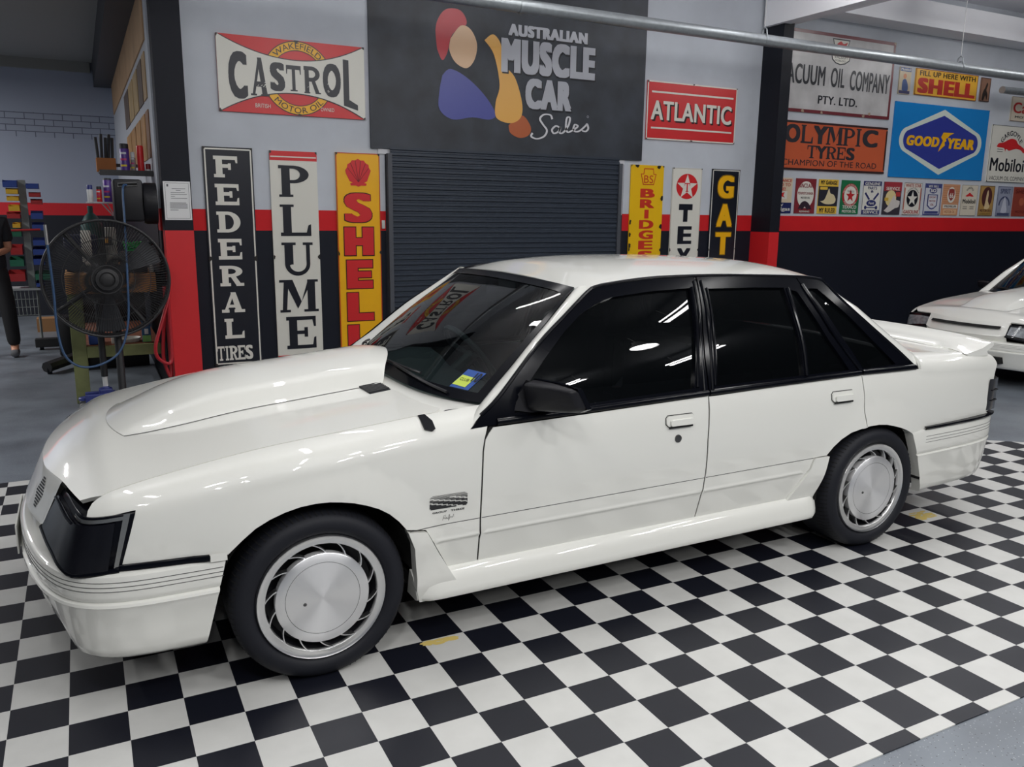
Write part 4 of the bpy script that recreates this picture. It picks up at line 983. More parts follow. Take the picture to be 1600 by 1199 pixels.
def text_geo(body, bold=0.0, shear=0.0):
    cu = bpy.data.curves.new('t', 'FONT'); cu.body = body; cu.size = 1; cu.shear = shear; cu.resolution_u = 4; cu.space_character = 1 + bold * 2.2
    o = bpy.data.objects.new('t', cu); COL.objects.link(o)
    dg = bpy.context.evaluated_depsgraph_get(); me = bpy.data.meshes.new_from_object(o.evaluated_get(dg))
    v = [(p.co.x, p.co.y) for p in me.vertices]; f = [tuple(q.vertices) for q in me.polygons]
    bpy.data.objects.remove(o); bpy.data.curves.remove(cu); bpy.data.meshes.remove(me); return v, f
def text_into(mb, body, x0, z0, x1, z1, fn, bold=0.0, shear=0.0, warp=None):
    v, f = text_geo(body, bold, shear)
    if not v: return
    b = bold * 1.15; k = 0 if bold < .015 else (1 if bold < .035 else 2)
    shifts = [(0, 0)] if k == 0 else [(s * b / k, t * b * .45) for s in range(-k, k + 1) for t in (-1, 1)]
    a0, a1 = min(p[0] for p in v) - (b if k else 0), max(p[0] for p in v) + (b if k else 0); b0, b1 = min(p[1] for p in v) - (b * .45 if k else 0), max(p[1] for p in v) + (b * .45 if k else 0)
    for i, (dx, dy) in enumerate(shifts):
        out = []
        for x, y in v:
            u, w_ = (x + dx - a0) / (a1 - a0), (y + dy - b0) / (b1 - b0)
            if warp: u, w_ = warp(u, w_)
            p = fn(x0 + (x1 - x0) * u, z0 + (z1 - z0) * w_); out.append((p[0], p[1] - .00003 * i, p[2]))
        mb.add(out, f)
res = make_car(None, 'white four-door sedan with black-tinted windows and bonnet bulge parked on the chequered mat', None)
car = res[0]
finish_car(car, res[2], res[3], res[4])
# ---------------------------------------------------------------- enamel signs on the wall
def enamel(c, rough=.35): return mat('enamel_%02x%02x%02x' % tuple(c), srgb(*c), rough)
BLK = (22, 25, 36); WHT = (222, 220, 210); RED = (206, 40, 44); YEL = (240, 178, 20); NVY = (34, 40, 92)
def arc(cx, cz, r, a0, a1, n=24, rz=None):
    rz = rz or r; return [(cx + r * math.cos(math.radians(a0 + (a1 - a0) * i / n)), cz + rz * math.sin(math.radians(a0 + (a1 - a0) * i / n))) for i in range(n + 1)]
class Sign:
    def __init__(s, name, label, cat, x0, z0, x1, z1, col, th=.014, group=None, rough=.3, bev=0.0, corner=0.0):
        s.t = thing(name, label, cat, ((x0 + x1) / 2, YW - th, (z0 + z1) / 2), group); s.y = YW - .002 - th; s.b = (x0, z0, x1, z1); s.parts = {}; s.rough = rough
        P = [(x0, z0), (x1, z0), (x1, z1), (x0, z1)]
        if corner:
            c = corner; P = arc(x1 - c, z0 + c, c, -90, 0, 6) + arc(x1 - c, z1 - c, c, 0, 90, 6) + arc(x0 + c, z1 - c, c, 90, 180, 6) + arc(x0 + c, z0 + c, c, 180, 270, 6)
        q = MB(); q.prism(P, lambda u, v, d: (u, s.y + d, v), 0, th); q.build('board', col if not isinstance(col, tuple) else enamel(col, rough), s.t, False)
    def fn(s, lay):
        y = s.y - .0012 * lay - .00003 * (getattr(s, 'n', 0) % 30); return lambda u, v: (u, y, v)
    def mb(s, part, col, lay):
        k = (part, col)
        if k not in s.parts: s.parts[k] = MB()
        s.n = getattr(s, 'n', 0) + 1
        return s.parts[k]
    def rect(s, part, col, x0, z0, x1, z1, lay=1):
        f = s.fn(lay); s.mb(part, col, lay).add([f(x0, z0), f(x1, z0), f(x1, z1), f(x0, z1)], [(0, 1, 2, 3)]); return s
    def poly(s, part, col, pts, lay=1):
        f = s.fn(lay); s.mb(part, col, lay).add([f(*p) for p in pts], [tuple(range(len(pts)))]); return s
    def frame(s, part, col, w, lay=1, inset=0.0):
        x0, z0, x1, z1 = s.b; x0 += inset; z0 += inset; x1 -= inset; z1 -= inset
        s.rect(part, col, x0, z0, x1, z0 + w, lay); s.rect(part, col, x0, z1 - w, x1, z1, lay); s.rect(part, col, x0, z0 + w, x0 + w, z1 - w, lay); s.rect(part, col, x1 - w, z0 + w, x1, z1 - w, lay); return s
    def ring(s, part, col, cx, cz, r0, r1, a0=0, a1=360, lay=1, n=40, k=1.0):
        f = s.fn(lay); A = arc(cx, cz, r1, a0, a1, n, r1 * k); B = arc(cx, cz, r0, a0, a1, n, r0 * k)
        s.mb(part, col, lay).add([f(*p) for p in A + B], [(i, i + 1, i + n + 2, i + n + 1) for i in range(n)]); return s
    def disc(s, part, col, cx, cz, r, lay=1, k=1.0): return s.poly(part, col, arc(cx, cz, r, 0, 360, 32, r * k)[:-1], lay)
    def star(s, part, col, cx, cz, r, lay=1, q=.40, k=1.0):
        return s.poly(part, col, [(cx + (r if i % 2 == 0 else r * q) * math.cos(PI / 2 + i * PI / 5), cz + k * (r if i % 2 == 0 else r * q) * math.sin(PI / 2 + i * PI / 5)) for i in range(10)], lay)
    def text(s, col, body, x0, z0, x1, z1, lay=2, bold=.02, shear=0.0, warp=None, part='lettering'):
        text_into(s.mb(part, col, lay), body, x0, z0, x1, z1, s.fn(lay), bold, shear, warp); return s
    def arctext(s, col, body, cx, cz, r0, r1, a0, a1, lay=2, bold=.02, k=1.0, part='lettering'):
        f = s.fn(lay)
        def g(u, v): 
            a = math.radians(a0 + (a1 - a0) * u); r = r0 + (r1 - r0) * v; return f(cx + r * math.cos(a), cz + k * r * math.sin(a))
        text_into(s.mb(part, col, lay), body, 0, 0, 1, 1, g, bold); return s
    def slab(s, col, ch, x0, z0, x1, z1, lay=2, part='lettering', **kw):
        for pts in slab_glyph(ch, **kw): s.poly(part, col, [(x0 + (x1 - x0) * u, z0 + (z1 - z0) * v) for u, v in pts], lay)
        return s
    def chips(s, spots, lay=3, r=.016, col=(38, 34, 32)):
        for x, z in spots:
            n = 9; s.poly('chipped_edge', col, [(min(max(x + r * random.uniform(.5, 1.2) * math.cos(2 * PI * i / n), s.b[0]), s.b[2]), min(max(z + r * random.uniform(.5, 1.3) * math.sin(2 * PI * i / n), s.b[1]), s.b[3])) for i in range(n)], lay)
        return s
    def corners(s, r=.016, mid=True):
        x0, z0, x1, z1 = s.b; c = [(x0, z0), (x1, z0), (x0, z1), (x1, z1)]
        if mid: c += [(x0, (z0 + z1) / 2), (x1, (z0 + z1) / 2)]
        return s.chips(c, 3, r)
    def done(s):
        for (part, col), q in s.parts.items(): q.build(part, enamel(col, s.rough), s.t, False)
        return s.t
def slab_glyph(ch, st=.20, th=.12, se=.10, ov=.09):
    """heavy slab-serif capitals in a unit box, as overlapping polygons"""
    R = lambda a, b, c, d: [(a, b), (c, b), (c, d), (a, d)]
    o = []; L0 = ov; L1 = ov + st
    foot = lambda a, b: R(a - ov, 0, b + ov, se); head = lambda a, b: R(a - ov, 1 - se, b + ov, 1)
    def E(n, out):
        out += [R(L0, 0, L1, 1), R(0, 0, L1 + ov, se), R(0, 1 - th, 1, 1), R(L1, .45, .66, .45 + th), R(.60, .36, .72, .66), [(.86, 1), (1, 1), (1, .68), (.93, .68)]]
        if n: out += [R(0, 0, .98, th), [(.86, 0), (1, 0), (1, .36), (.93, .34)]]
    if ch == 'E': E(1, o)
    elif ch == 'F': E(0, o)
    elif ch == 'L': o += [R(L0, 0, L1, 1), head(L0, L1), R(0, 0, .96, th), [(.82, 0), (1, 0), (1, .38), (.91, .34)]]
    elif ch in 'DPR':
        z0 = 0 if ch == 'D' else .44; xr = 1.0 if ch == 'D' else .97
        o += [R(L0, 0, L1, 1), R(0, 0, L1 + ov, se), R(0, 1 - th * .9, .5, 1), R(L0, z0, .5, z0 + th * .9)]
        c = (.45, (1 + z0) / 2); A = arc(c[0], c[1], xr - c[0], -90, 90, 16, (1 - z0) / 2); B = arc(c[0], c[1], xr - c[0] - st * 1.05, -90, 90, 16, (1 - z0) / 2 - th * .9)
        for i in range(16): o.append([A[i], A[i + 1], B[i + 1], B[i]])
        if ch == 'R': o += [[(.44, .48), (.66, .5), (.95, 0), (.70, 0)], R(.68, 0, 1.02, se)]
    elif ch == 'A': o += [[(.08, 0), (.22, 0), (.52, .86), (.44, 1)], [(.62, 0), (.90, 0), (.62, 1), (.40, 1)], R(.24, .24, .72, .24 + th * .85), R(0, 0, .32, se), R(.54, 0, 1, se)]
    elif ch == 'M': o += [[(.06, 0), (.17, 0), (.24, 1), (.12, 1)], R(.72, 0, .92, 1), [(.12, 1), (.34, 1), (.56, .32), (.46, .10)], [(.46, .10), (.56, .32), (.74, 1), (.86, 1)], R(0, 0, .27, se), R(.62, 0, 1, se), R(.0, 1 - se, .3, 1), R(.72, 1 - se, 1, 1)]
    elif ch == 'U':
        o += [R(L0, .34, L1, 1), R(.78, .34, .90, 1), R(0, 1 - se, L1 + ov, 1), R(.68, 1 - se, 1, 1)]
        A = arc(.495, .36, .405, 180, 360, 18, .36); B = arc(.51, .36, .27, 180, 360, 18, .24)
        B = [(x, z) for x, z in B]; B[0] = (L1, .36); B[-1] = (.78, .36)
        for i in range(18): o.append([A[i], A[i + 1], B[i + 1], B[i]])
    elif ch == 'T': o += [R(.39, 0, .61, 1), R(.26, 0, .74, se), R(0, 1 - th, 1, 1), [(0, 1), (.12, 1), (.06, .66), (0, .66)], [(.88, 1), (1, 1), (1, .66), (.94, .66)]]
    elif ch == 'I': o += [R(.30, 0, .70, 1), R(.1, 0, .9, se), R(.1, 1 - se, .9, 1)]
    elif ch == 'H': o += [R(0, 0, .3, 1), R(.7, 0, 1, 1), R(.3, .41, .7, .59)]
    return o
def stretch_letters(s, col, word, boxes, lay, **kw):
    for ch, (x0, z0, x1, z1) in zip(word, boxes): s.text(col, ch, x0, z0, x1, z1, lay, **kw)

# FEDERAL TIRES
s = Sign('enamel_sign', 'tall black enamel sign with white slab letters beside the left steel column', 'sign', .31, .262, .705, 2.083, BLK, group='tall enamel signs by the roller door')
s.frame('border', WHT, .012, 1, .010)
for i, ch in enumerate('FEDERAL'):
    z1 = 2.012 - i * .2245; wd = {'L': .16}.get(ch, .19); s.slab(WHT, ch, .49 - wd / 2 - .005, z1 - .172, .49 + wd / 2 - .005, z1, 2, st=.27, th=.17, se=.15)
for ch, a, b in zip('TIRES', (.333, .395, .430, .500, .565), (.392, .428, .500, .563, .628)):
    if ch == 'S': s.text(WHT, 'S', a, .305, b, .430, 2, bold=.04)
    else: s.slab(WHT, ch, a, .305, b, .430, 2, st=.30, th=.15, se=.12)
s.corners(.03); s.done()
# PLUME
s = Sign('enamel_sign', 'tall white enamel sign with black serif letters under a red top stripe', 'sign', .843, .285, 1.245, 2.073, WHT, group='tall enamel signs by the roller door')
s.rect('head_stripe', RED, .843, 1.995, 1.245, 2.073, 1).rect('foot_stripe', RED, .843, .285, 1.245, .315, 1).rect('thin_line', WHT, .85, 2.02, 1.238, 2.03, 2)
for ch, (a, z0, b, z1) in zip('PLUME', ((.912, 1.692, 1.178, 1.955), (.912, 1.361, 1.175, 1.628), (.912, 1.017, 1.183, 1.305), (.878, .698, 1.217, .982), (.925, .369, 1.186, .657))): s.slab(BLK, ch, a, z0, b, z1, 2, st=.27, th=.11, se=.075)
s.corners(.022); s.done()
# SHELL vertical
s = Sign('enamel_sign', 'tall yellow enamel sign with red letters under a red scallop emblem', 'sign', 1.41, .33, 1.81, 2.082, YEL, group='tall enamel signs by the roller door')
s.frame('border', (190, 60, 30), .008)
def scallop(s, cx, cz, w_, h, lay, c1=RED, c2=(120, 20, 20)):
    pts = [(cx - w_ * .22, cz - h * .36), (cx - w_ * .34, cz - h * .30), (cx - w_ * .48, cz - .02 * h)]
    for i in range(7):
        a = math.radians(172 - i * 27.3); pts.append((cx + w_ * .5 * math.cos(a), cz + h * .02 + h * .48 * math.sin(a)))
        a = math.radians(172 - (i + .5) * 27.3)
        if i < 6: pts.append((cx + w_ * .46 * math.cos(a), cz + h * .02 + h * .44 * math.sin(a)))
    pts += [(cx + w_ * .34, cz - h * .30), (cx + w_ * .22, cz - h * .36), (cx + w_ * .32, cz - h * .38), (cx + w_ * .30, cz - h * .46), (cx + w_ * .1, cz - h * .46), (cx, cz - h * .5), (cx - w_ * .1, cz - h * .46), (cx - w_ * .30, cz - h * .46), (cx - w_ * .32, cz - h * .38)]
    s.poly('emblem', c1, pts, lay)
    for i in range(1, 7):
        a = math.radians(172 - (i - .5) * 27.3); dx, dz = w_ * .44 * math.cos(a), h * .42 * math.sin(a) + h * .02
        s.poly('emblem_rib', c2, [(cx - .002, cz - h * .34), (cx + .002, cz - h * .34), (cx + dx + .003, cz + dz), (cx + dx - .003, cz + dz)], lay + 1)
scallop(s, 1.611, 1.912, .235, .24, 2)
SH = [('S', 1.478, 1.481, 1.729, 1.735), ('H', 1.470, 1.188, 1.740, 1.436), ('E', 1.484, .890, 1.724, 1.144), ('L', 1.481, .595, 1.728, .850), ('L', 1.480, .345, 1.728, .555)]
for ch, a, z0, b, z1 in SH:
    for lay, col, g in ((2, (60, 24, 20), .008), (3, RED, 0)):
        f = lambda *p: s.rect('letter_edge' if g else 'lettering', col, p[0] - g, p[1] - g, p[2] + g, p[3] + g, lay)
        if ch == 'S': s.text(col, 'S', a - g, z0 - g, b + g, z1 + g, lay, bold=.05, part='letter_edge' if g else 'lettering')
        else:
            w_ = b - a; h = z1 - z0
            if ch == 'H': f(a, z0, a + w_ * .38, z1); f(b - w_ * .38, z0, b, z1); f(a + w_ * .3, z0 + h * .36, b - w_ * .3, z0 + h * .62)
            if ch == 'E': f(a, z0, a + w_ * .42, z1); f(a, z1 - h * .27, b, z1); f(a, z0, b, z0 + h * .27); f(a, z0 + h * .38, b - w_ * .06, z0 + h * .60)
            if ch == 'L': f(a, z0, a + w_ * .42, z1); f(a, z0, b, z0 + h * .26)
s.corners(.02); s.done()
# CASTROL
x0, z0, x1, z1 = .463, 2.368, 1.688, 2.968; W = x1 - x0; H = z1 - z0; cx, cz = x0 + .53 * W, (z0 + z1) / 2
s = Sign('enamel_sign', 'wide white and red enamel sign with a yellow ring, high beside the left column', 'sign', x0, z0, x1, z1, RED)
s.ring('ring', YEL, cx, cz, .222, .292, 0, 360, 1, 64); s.ring('ring_edge', BLK, cx, cz, .290, .297, 0, 360, 2, 64); s.ring('ring_edge', BLK, cx, cz, .218, .224, 0, 360, 2, 64)
def top(u): return 1 - .27 * (1 - ((u - .52) / .52) ** 2) if u < .52 else 1 - .27 * (1 - ((u - .52) / .48) ** 2)
def bot(u): return .30 * (1 - ((u - .5) / .5) ** 2)
us = [i / 32 for i in range(33)]
for lay, col, g, pn in ((3, BLK, .008, 'centre_edge'), (4, WHT, 0, 'centre_panel')):
    s.poly(pn, col, [(x0 + u * W, z0 + max(0, bot(u) * H - g)) for u in us] + [(x0 + u * W, z0 + min(H, top(u) * H + g)) for u in us[::-1]], lay)
for ch, a, b, v0, v1 in (('C', .068, .19, .175, .79), ('A', .208, .332, .23, .73), ('S', .339, .439, .31, .69), ('T', .448, .548, .325, .667), ('R', .568, .682, .31, .675), ('O', .70, .827, .28, .737), ('L', .845, .947, .12, .81)):
    X0, X1, Z0, Z1 = x0 + a * W, x0 + b * W, z0 + v0 * H, z0 + v1 * H
    if ch in 'ATR': s.slab(BLK, ch, X0, Z0, X1, Z1, 5, st=.26, se=.05, ov=.05, th=.16)
    elif ch == 'L': s.poly('lettering', BLK, [(X0, Z1), (X0 + .05, Z1 - .004), (X0 + .050, Z0 + .085), (X1, Z0 + .045), (X1, Z0), (X0, Z0 + .035)], 5)
    else: s.text(BLK, ch, X0, Z0, X1, Z1, 5, bold=.055)
s.arctext(BLK, 'WAKEFIELD', cx, cz, .234, .281, 138, 42, 3, .01); 
s.arctext(BLK, 'MOTOR OIL', cx, cz, .281, .234, 222, 318, 3, .01)
s.text(WHT, 'BRITISH', x0 + .235 * W, z0 + .075 * H, x0 + .335 * W, z0 + .13 * H, 2, .0).text(WHT, 'OWNED', x0 + .68 * W, z0 + .08 * H, x0 + .775 * W, z0 + .13 * H, 2, .0)
s.chips([(x0, z0), (x1, z0), (x0, z1), (x1, z1), (cx, z0), (cx - .01, z1)], 6, .022)
for _ in range(16): s.poly('scratch', WHT, [(lambda a, b: (a, b))(x0 + W * u, z0 + H * v) for u, v in (lambda a, b: [(a, b), (a + random.uniform(.006, .02), b + .004), (a + random.uniform(.004, .014), b + .02)])(random.uniform(.2, .78), random.uniform(.34, .45))], 6)
s.done()
# wall banner: lettering beside a plain stand-in for its artwork
BAN = mat('banner_print', srgb(58, 64, 74), .45, noise=.62, nscale=3.2)
s = Sign('wall_banner', 'large dark banner with silver lettering hanging above the roller door', 'banner', 1.732, 2.130, 4.668, 3.90, BAN, th=.02)
SIL = (176, 178, 186); SHD = (20, 21, 28); SKIN = (226, 178, 112)
def sm(pts, n=5): return [(p[0], p[1]) for p in curve_pts([(x, z, 0) for x, z in pts + pts[:1]], n)[:-1]]
s.poly('red_patch', (176, 34, 48), sm([(2.37, 3.02), (2.36, 3.22), (2.45, 3.36), (2.60, 3.37), (2.66, 3.26), (2.52, 3.16), (2.47, 3.0), (2.42, 2.93)]), 1)
s.poly('tan_patch', (214, 176, 140), sm([(2.50, 3.12), (2.60, 3.24), (2.70, 3.22), (2.765, 3.10), (2.74, 2.96), (2.66, 2.88), (2.55, 2.92), (2.49, 3.02)]), 2)
s.poly('blue_patch', (70, 76, 150), sm([(2.42, 2.80), (2.50, 2.86), (2.66, 2.80), (2.84, 2.66), (2.96, 2.50), (2.90, 2.44), (2.72, 2.45), (2.52, 2.42), (2.39, 2.50), (2.39, 2.66)]), 2)
s.poly('amber_patch', (226, 170, 84), sm([(2.84, 3.14), (2.93, 3.20), (3.01, 3.12), (3.04, 2.95), (3.16, 2.84), (3.24, 2.62), (3.23, 2.48), (3.12, 2.42), (2.97, 2.46), (2.96, 2.60), (3.00, 2.76), (2.94, 3.02)]), 3)
s.poly('rust_patch', (176, 92, 52), sm([(3.10, 2.40), (3.24, 2.50), (3.34, 2.40), (3.32, 2.32), (3.22, 2.29), (3.12, 2.33)]), 2)
for word, a, zz0, b, zz1 in (('AUSTRALIAN', 3.086, 3.208, 3.958, 3.312), ('MUSCLE', 3.014, 2.876, 4.054, 3.184), ('CAR', 3.274, 2.564, 3.790, 2.844)):
    s.text(SHD, word, a + .012, zz0 - .014, b + .012, zz1 - .014, 4, bold=.075, part='letter_shadow'); s.text(SIL, word, a, zz0, b, zz1, 5, bold=.075)
# script word drawn with a brush stroke
def script(s, col, strokes, x0, z0, w_, h, th, lay):
    for st in strokes:
        c = curve_pts([(a, b, 0) for a, b in st], 5); L = []; Rr = []
        for i, p in enumerate(c):
            d = (c[min(i + 1, len(c) - 1)] - c[max(i - 1, 0)]); d = Vector((d.x * w_, d.y * h, 0)).normalized(); k = th * (.55 + .45 * abs(d.y))
            q = (x0 + p.x * w_, z0 + p.y * h); L.append((q[0] - d.y * k, q[1] + d.x * k)); Rr.append((q[0] + d.y * k, q[1] - d.x * k))
        f = s.fn(lay); n = len(c); s.mb('script', col, lay).add([f(*p) for p in L + Rr], [(i, i + 1, n + i + 1, n + i) for i in range(n - 1)])
script(s, (214, 214, 218), [[(.30, .82), (.27, .98), (.17, .98), (.11, .80), (.16, .58), (.22, .36), (.18, .12), (.07, .0), (-.02, .08), (0, .22)], [(.42, .50), (.36, .56), (.30, .40), (.33, .26), (.40, .34), (.43, .52), (.42, .30), (.48, .32), (.56, .62), (.58, .92), (.53, .90), (.52, .50), (.55, .34), (.61, .40), (.68, .52), (.71, .62), (.66, .66), (.64, .46), (.69, .38), (.76, .46), (.84, .66), (.86, .72), (.88, .54), (.84, .42), (.78, .44)]], 3.36, 2.29, .72, .235, .011, 5)
s.ring('lettering', SIL, 3.985, 2.53, .008, .012, 0, 360, 5, 14)
s.done()
# ATLANTIC
s = Sign('enamel_sign', 'red enamel sign with one white word between two white lines', 'sign', 4.710, 2.354, 5.912, 2.940, RED)
s.frame('border', WHT, .014); s.rect('upper_line', WHT, 4.765, 2.822, 5.862, 2.840, 2).rect('lower_line', WHT, 4.770, 2.463, 5.860, 2.480, 2)
s.text((40, 16, 18), 'ATLANTIC', 4.782, 2.535, 5.862, 2.732, 2, bold=.03, part='letter_shadow').text(WHT, 'ATLANTIC', 4.762, 2.552, 5.845, 2.747, 3, bold=.025)
s.corners(.02, False); s.chips([(5.31, 2.94), (5.31, 2.354)], 4, .014); s.done()
# three tall signs right of the door, their feet hidden by the sedan
s = Sign('enamel_sign', 'tall worn yellow enamel sign with red letters under a keystone emblem', 'sign', 4.545, .33, 4.968, 2.088, (232, 184, 22), group='tall enamel signs by the roller door')
R2 = (196, 52, 36)
s.poly('emblem', R2, [(4.70, 1.886), (4.842, 1.886), (4.872, 2.0), (4.84, 2.0), (4.832, 2.056), (4.71, 2.056), (4.702, 2.0), (4.668, 2.0)], 1).poly('emblem_face', (232, 184, 22), [(4.709, 1.894), (4.833, 1.894), (4.861, 1.992), (4.832, 1.992), (4.824, 2.046), (4.718, 2.046), (4.71, 1.992), (4.679, 1.992)], 2)
s.text(R2, 'BS', 4.712, 1.905, 4.83, 1.985, 3, bold=.01)
for i, ch in enumerate('BRIDGESTONE'):
    zt = 1.846 - i * .1085; s.text(R2, ch, 4.672 if ch != 'I' else 4.735, zt - .092, 4.86 if ch != 'I' else 4.79, zt, 1, bold=.05)
s.corners(.02); s.chips([(4.55, 1.5), (4.96, 1.45), (4.96, 1.75), (4.55, 1.25), (4.90, 2.08), (4.62, 2.08), (4.55, 1.36)], 3, .026); s.done()
s = Sign('enamel_sign', 'tall white enamel sign with black letters below a red star disc', 'sign', 5.088, .33, 5.486, 2.076, WHT, group='tall enamel signs by the roller door')
s.frame('border', (200, 196, 186), .008).disc('emblem', RED, 5.288, 1.882, .146, 1, .92).star('star', WHT, 5.288, 1.876, .144, 2, .40, .95)
s.slab(RED, 'T', 5.25, 1.825, 5.326, 1.92, 3, st=.3)
for i, ch in enumerate('TEXACO'):
    zt = 1.695 - i * .238
    if ch == 'T': s.rect('lettering', BLK, 5.192, zt - .065, 5.378, zt, 1).rect('lettering', BLK, 5.255, zt - .19, 5.315, zt, 1)
    else: s.text(BLK, ch, 5.19, zt - .193, 5.385, zt, 1, bold=.05)
s.corners(.018); s.done()
s = Sign('enamel_sign', 'tall black enamel sign with yellow letters beside the right column', 'sign', 5.63, .33, 6.027, 2.08, BLK, group='tall enamel signs by the roller door')
s.frame('border', WHT, .010, 1, .008)
for i, ch in enumerate('GATES'):
    zt = 2.018 - i * .3115; xa = 5.712 + .008 * (i > 0)
    s.text((150, 110, 20), ch, xa - .004, zt - .259, 5.956, zt + .004, 2, bold=.07, part='letter_edge'); s.text(YEL, ch, xa + .006, zt - .249, 5.946, zt - .006, 3, bold=.055)
s.corners(.02); s.done()
# right-hand wall
s = Sign('enamel_sign', 'large weathered white sign with maroon border behind the hanging pipe', 'sign', 6.47, 2.756, 8.356, 3.650, mat('weathered_white', srgb(206, 204, 204), .3, noise=.3, nscale=4))
MAR = (112, 44, 52)
s.frame('border', MAR, .036)
s.poly('emblem', BLK, [(7.29, 3.60), (7.575, 3.60), (7.555, 3.54), (7.60, 3.45), (7.59, 3.37), (7.52, 3.33), (7.44, 3.315), (7.36, 3.33), (7.30, 3.37), (7.28, 3.45), (7.31, 3.54)], 1).poly('emblem_face', WHT, [(7.305, 3.588), (7.56, 3.588), (7.543, 3.54), (7.588, 3.45), (7.578, 3.378), (7.515, 3.342), (7.44, 3.328), (7.365, 3.342), (7.312, 3.378), (7.292, 3.45), (7.322, 3.54)], 2)
s.poly('horse', (190, 50, 50), sm([(7.36, 3.54), (7.42, 3.575), (7.47, 3.55), (7.53, 3.57), (7.51, 3.53), (7.47, 3.50), (7.48, 3.47), (7.43, 3.49), (7.39, 3.47), (7.41, 3.51)]), 3)
s.text(BLK, 'VACUUM', 7.335, 3.385, 7.55, 3.425, 3, bold=.01).text(BLK, 'MOBILOILS', 7.35, 3.352, 7.53, 3.372, 3, bold=.0)
s.text(BLK, 'VACUUM', 6.52, 3.064, 7.215, 3.280, 2, bold=.02).text(BLK, 'OIL', 7.31, 3.064, 7.535, 3.280, 2, bold=.02).text(BLK, 'COMPANY', 7.625, 3.050, 8.30, 3.275, 2, bold=.02)
s.text(BLK, 'PTY. LTD.', 7.13, 2.866, 7.778, 2.958, 2, bold=.02)
s.chips([(8.34, 3.64), (6.9, 2.77), (8.0, 2.80), (7.2, 2.77), (7.9, 2.77), (6.6, 3.64)], 3, .025, (170, 150, 130)); s.done()
s = Sign('enamel_sign', 'orange embossed sign with dark raised letters beside the right column', 'sign', 6.47, 2.108, 8.36, 2.660, (196, 92, 58), corner=.05)
for a, b, c_, d in ((6.47, 2.108, 8.36, 2.132), (6.47, 2.636, 8.36, 2.66), (8.334, 2.15, 8.36, 2.62)): s.rect('border', (52, 34, 36), a, b, c_, d, 1)
GRN = (52, 50, 56)
for ch, a, b in zip('OLYMPIC', (6.655, 6.905, 7.10, 7.315, 7.60, 7.80, 7.925), (6.895, 7.10, 7.335, 7.595, 7.795, 7.91, 8.195)):
    if ch in 'OYC': s.text(GRN, ch, a, 2.415, b, 2.62, 2, bold=.05)
    else: s.slab(GRN, ch, a, 2.415, b, 2.62, 2, st=.24, th=.1, se=.07)
for ch, a, b in zip('TYRES', (7.025, 7.17, 7.335, 7.51, 7.67), (7.175, 7.34, 7.50, 7.655, 7.815)):
    if ch in 'YS': s.text(GRN, ch, a, 2.25, b, 2.395, 2, bold=.04)
    else: s.slab(GRN, ch, a, 2.25, b, 2.395, 2, st=.24, th=.1, se=.08)
s.text(GRN, 'CHAMPION OF THE ROAD', 6.645, 2.162, 8.21, 2.230, 2, bold=.01); s.done()
s = Sign('enamel_sign', 'large blue sign with yellow letters in a white-edged navy lozenge', 'sign', 8.45, 2.078, 10.284, 2.985, (28, 128, 200), rough=.12)
def loz(xl, xr, zt, zb, zm, r):
    return sm([(9.38, zt), ((9.38 + xr) / 2, (zt + zm) / 2 + .02), (xr - r * .6, zm + r * .9), (xr, zm), (xr - r * .6, zm - r * .9), ((9.39 + xr) / 2, (zb + zm) / 2 - .02), (9.39, zb), ((9.38 + xl) / 2, (zb + zm) / 2 - .02), (xl + r * .6, zm - r * .9), (xl, zm), (xl + r * .6, zm + r * .9), ((9.38 + xl) / 2, (zt + zm) / 2 + .02)], 1)
def loz2(xl, xr, zt, zb, zm, r):
    pts = [(9.382, zt)]; pts += arc(xr - r, zm, r, 62, -62, 10); pts += [(9.388, zb)]; pts += arc(xl + r, zm, r, 242, 118, 10); return pts
s.poly('lozenge_edge', (214, 224, 214), loz2(8.575, 10.19, 2.94, 2.128, 2.54, .155), 1).poly('lozenge', (52, 62, 150), loz2(8.648, 10.112, 2.866, 2.202, 2.54, .125), 2)
s.text(YEL, 'GOOD', 8.712, 2.472, 9.335, 2.597, 3, bold=.06, shear=.12).text(YEL, 'YEAR', 9.495, 2.466, 10.035, 2.597, 3, bold=.06, shear=.12)
s.poly('emblem', YEL, [(9.36, 2.60), (9.40, 2.66), (9.61, 2.662), (9.52, 2.625), (9.50, 2.60), (9.46, 2.585), (9.47, 2.555), (9.44, 2.54), (9.45, 2.50), (9.42, 2.48), (9.33, 2.415), (9.35, 2.47), (9.38, 2.52), (9.40, 2.56)], 3)
s.corners(.012, False); s.done()
s = Sign('enamel_sign', 'white sign with a large red crouching creature at the right edge of the photo', 'sign', 10.385, 2.07, 11.27, 2.816, WHT)
s.frame('border', (60, 60, 64), .006)
s.arctext(BLK, 'GARGOYLE', 10.83, 2.465, .225, .29, 148, 32, 1, .02)
s.poly('emblem', RED, sm([(10.52, 2.537), (10.56, 2.581), (10.66, 2.596), (10.80, 2.648), (10.92, 2.640), (10.98, 2.588), (11.08, 2.551), (11.15, 2.507), (11.12, 2.470), (11.06, 2.507), (10.94, 2.522), (10.80, 2.492), (10.73, 2.514), (10.72, 2.477), (10.68, 2.522), (10.56, 2.529)], 3), 1)
s.rect('small_print', BLK, 10.54, 2.50, 10.66, 2.508, 1).rect('small_print', BLK, 10.54, 2.47, 10.66, 2.478, 1)
s.text(BLK, 'Mobiloil', 10.425, 2.215, 11.225, 2.388, 1, bold=.02).text(BLK, 'VACUUM OIL COMPANY', 10.435, 2.095, 11.25, 2.15, 1, bold=.0)
s.corners(.02, False); s.done()
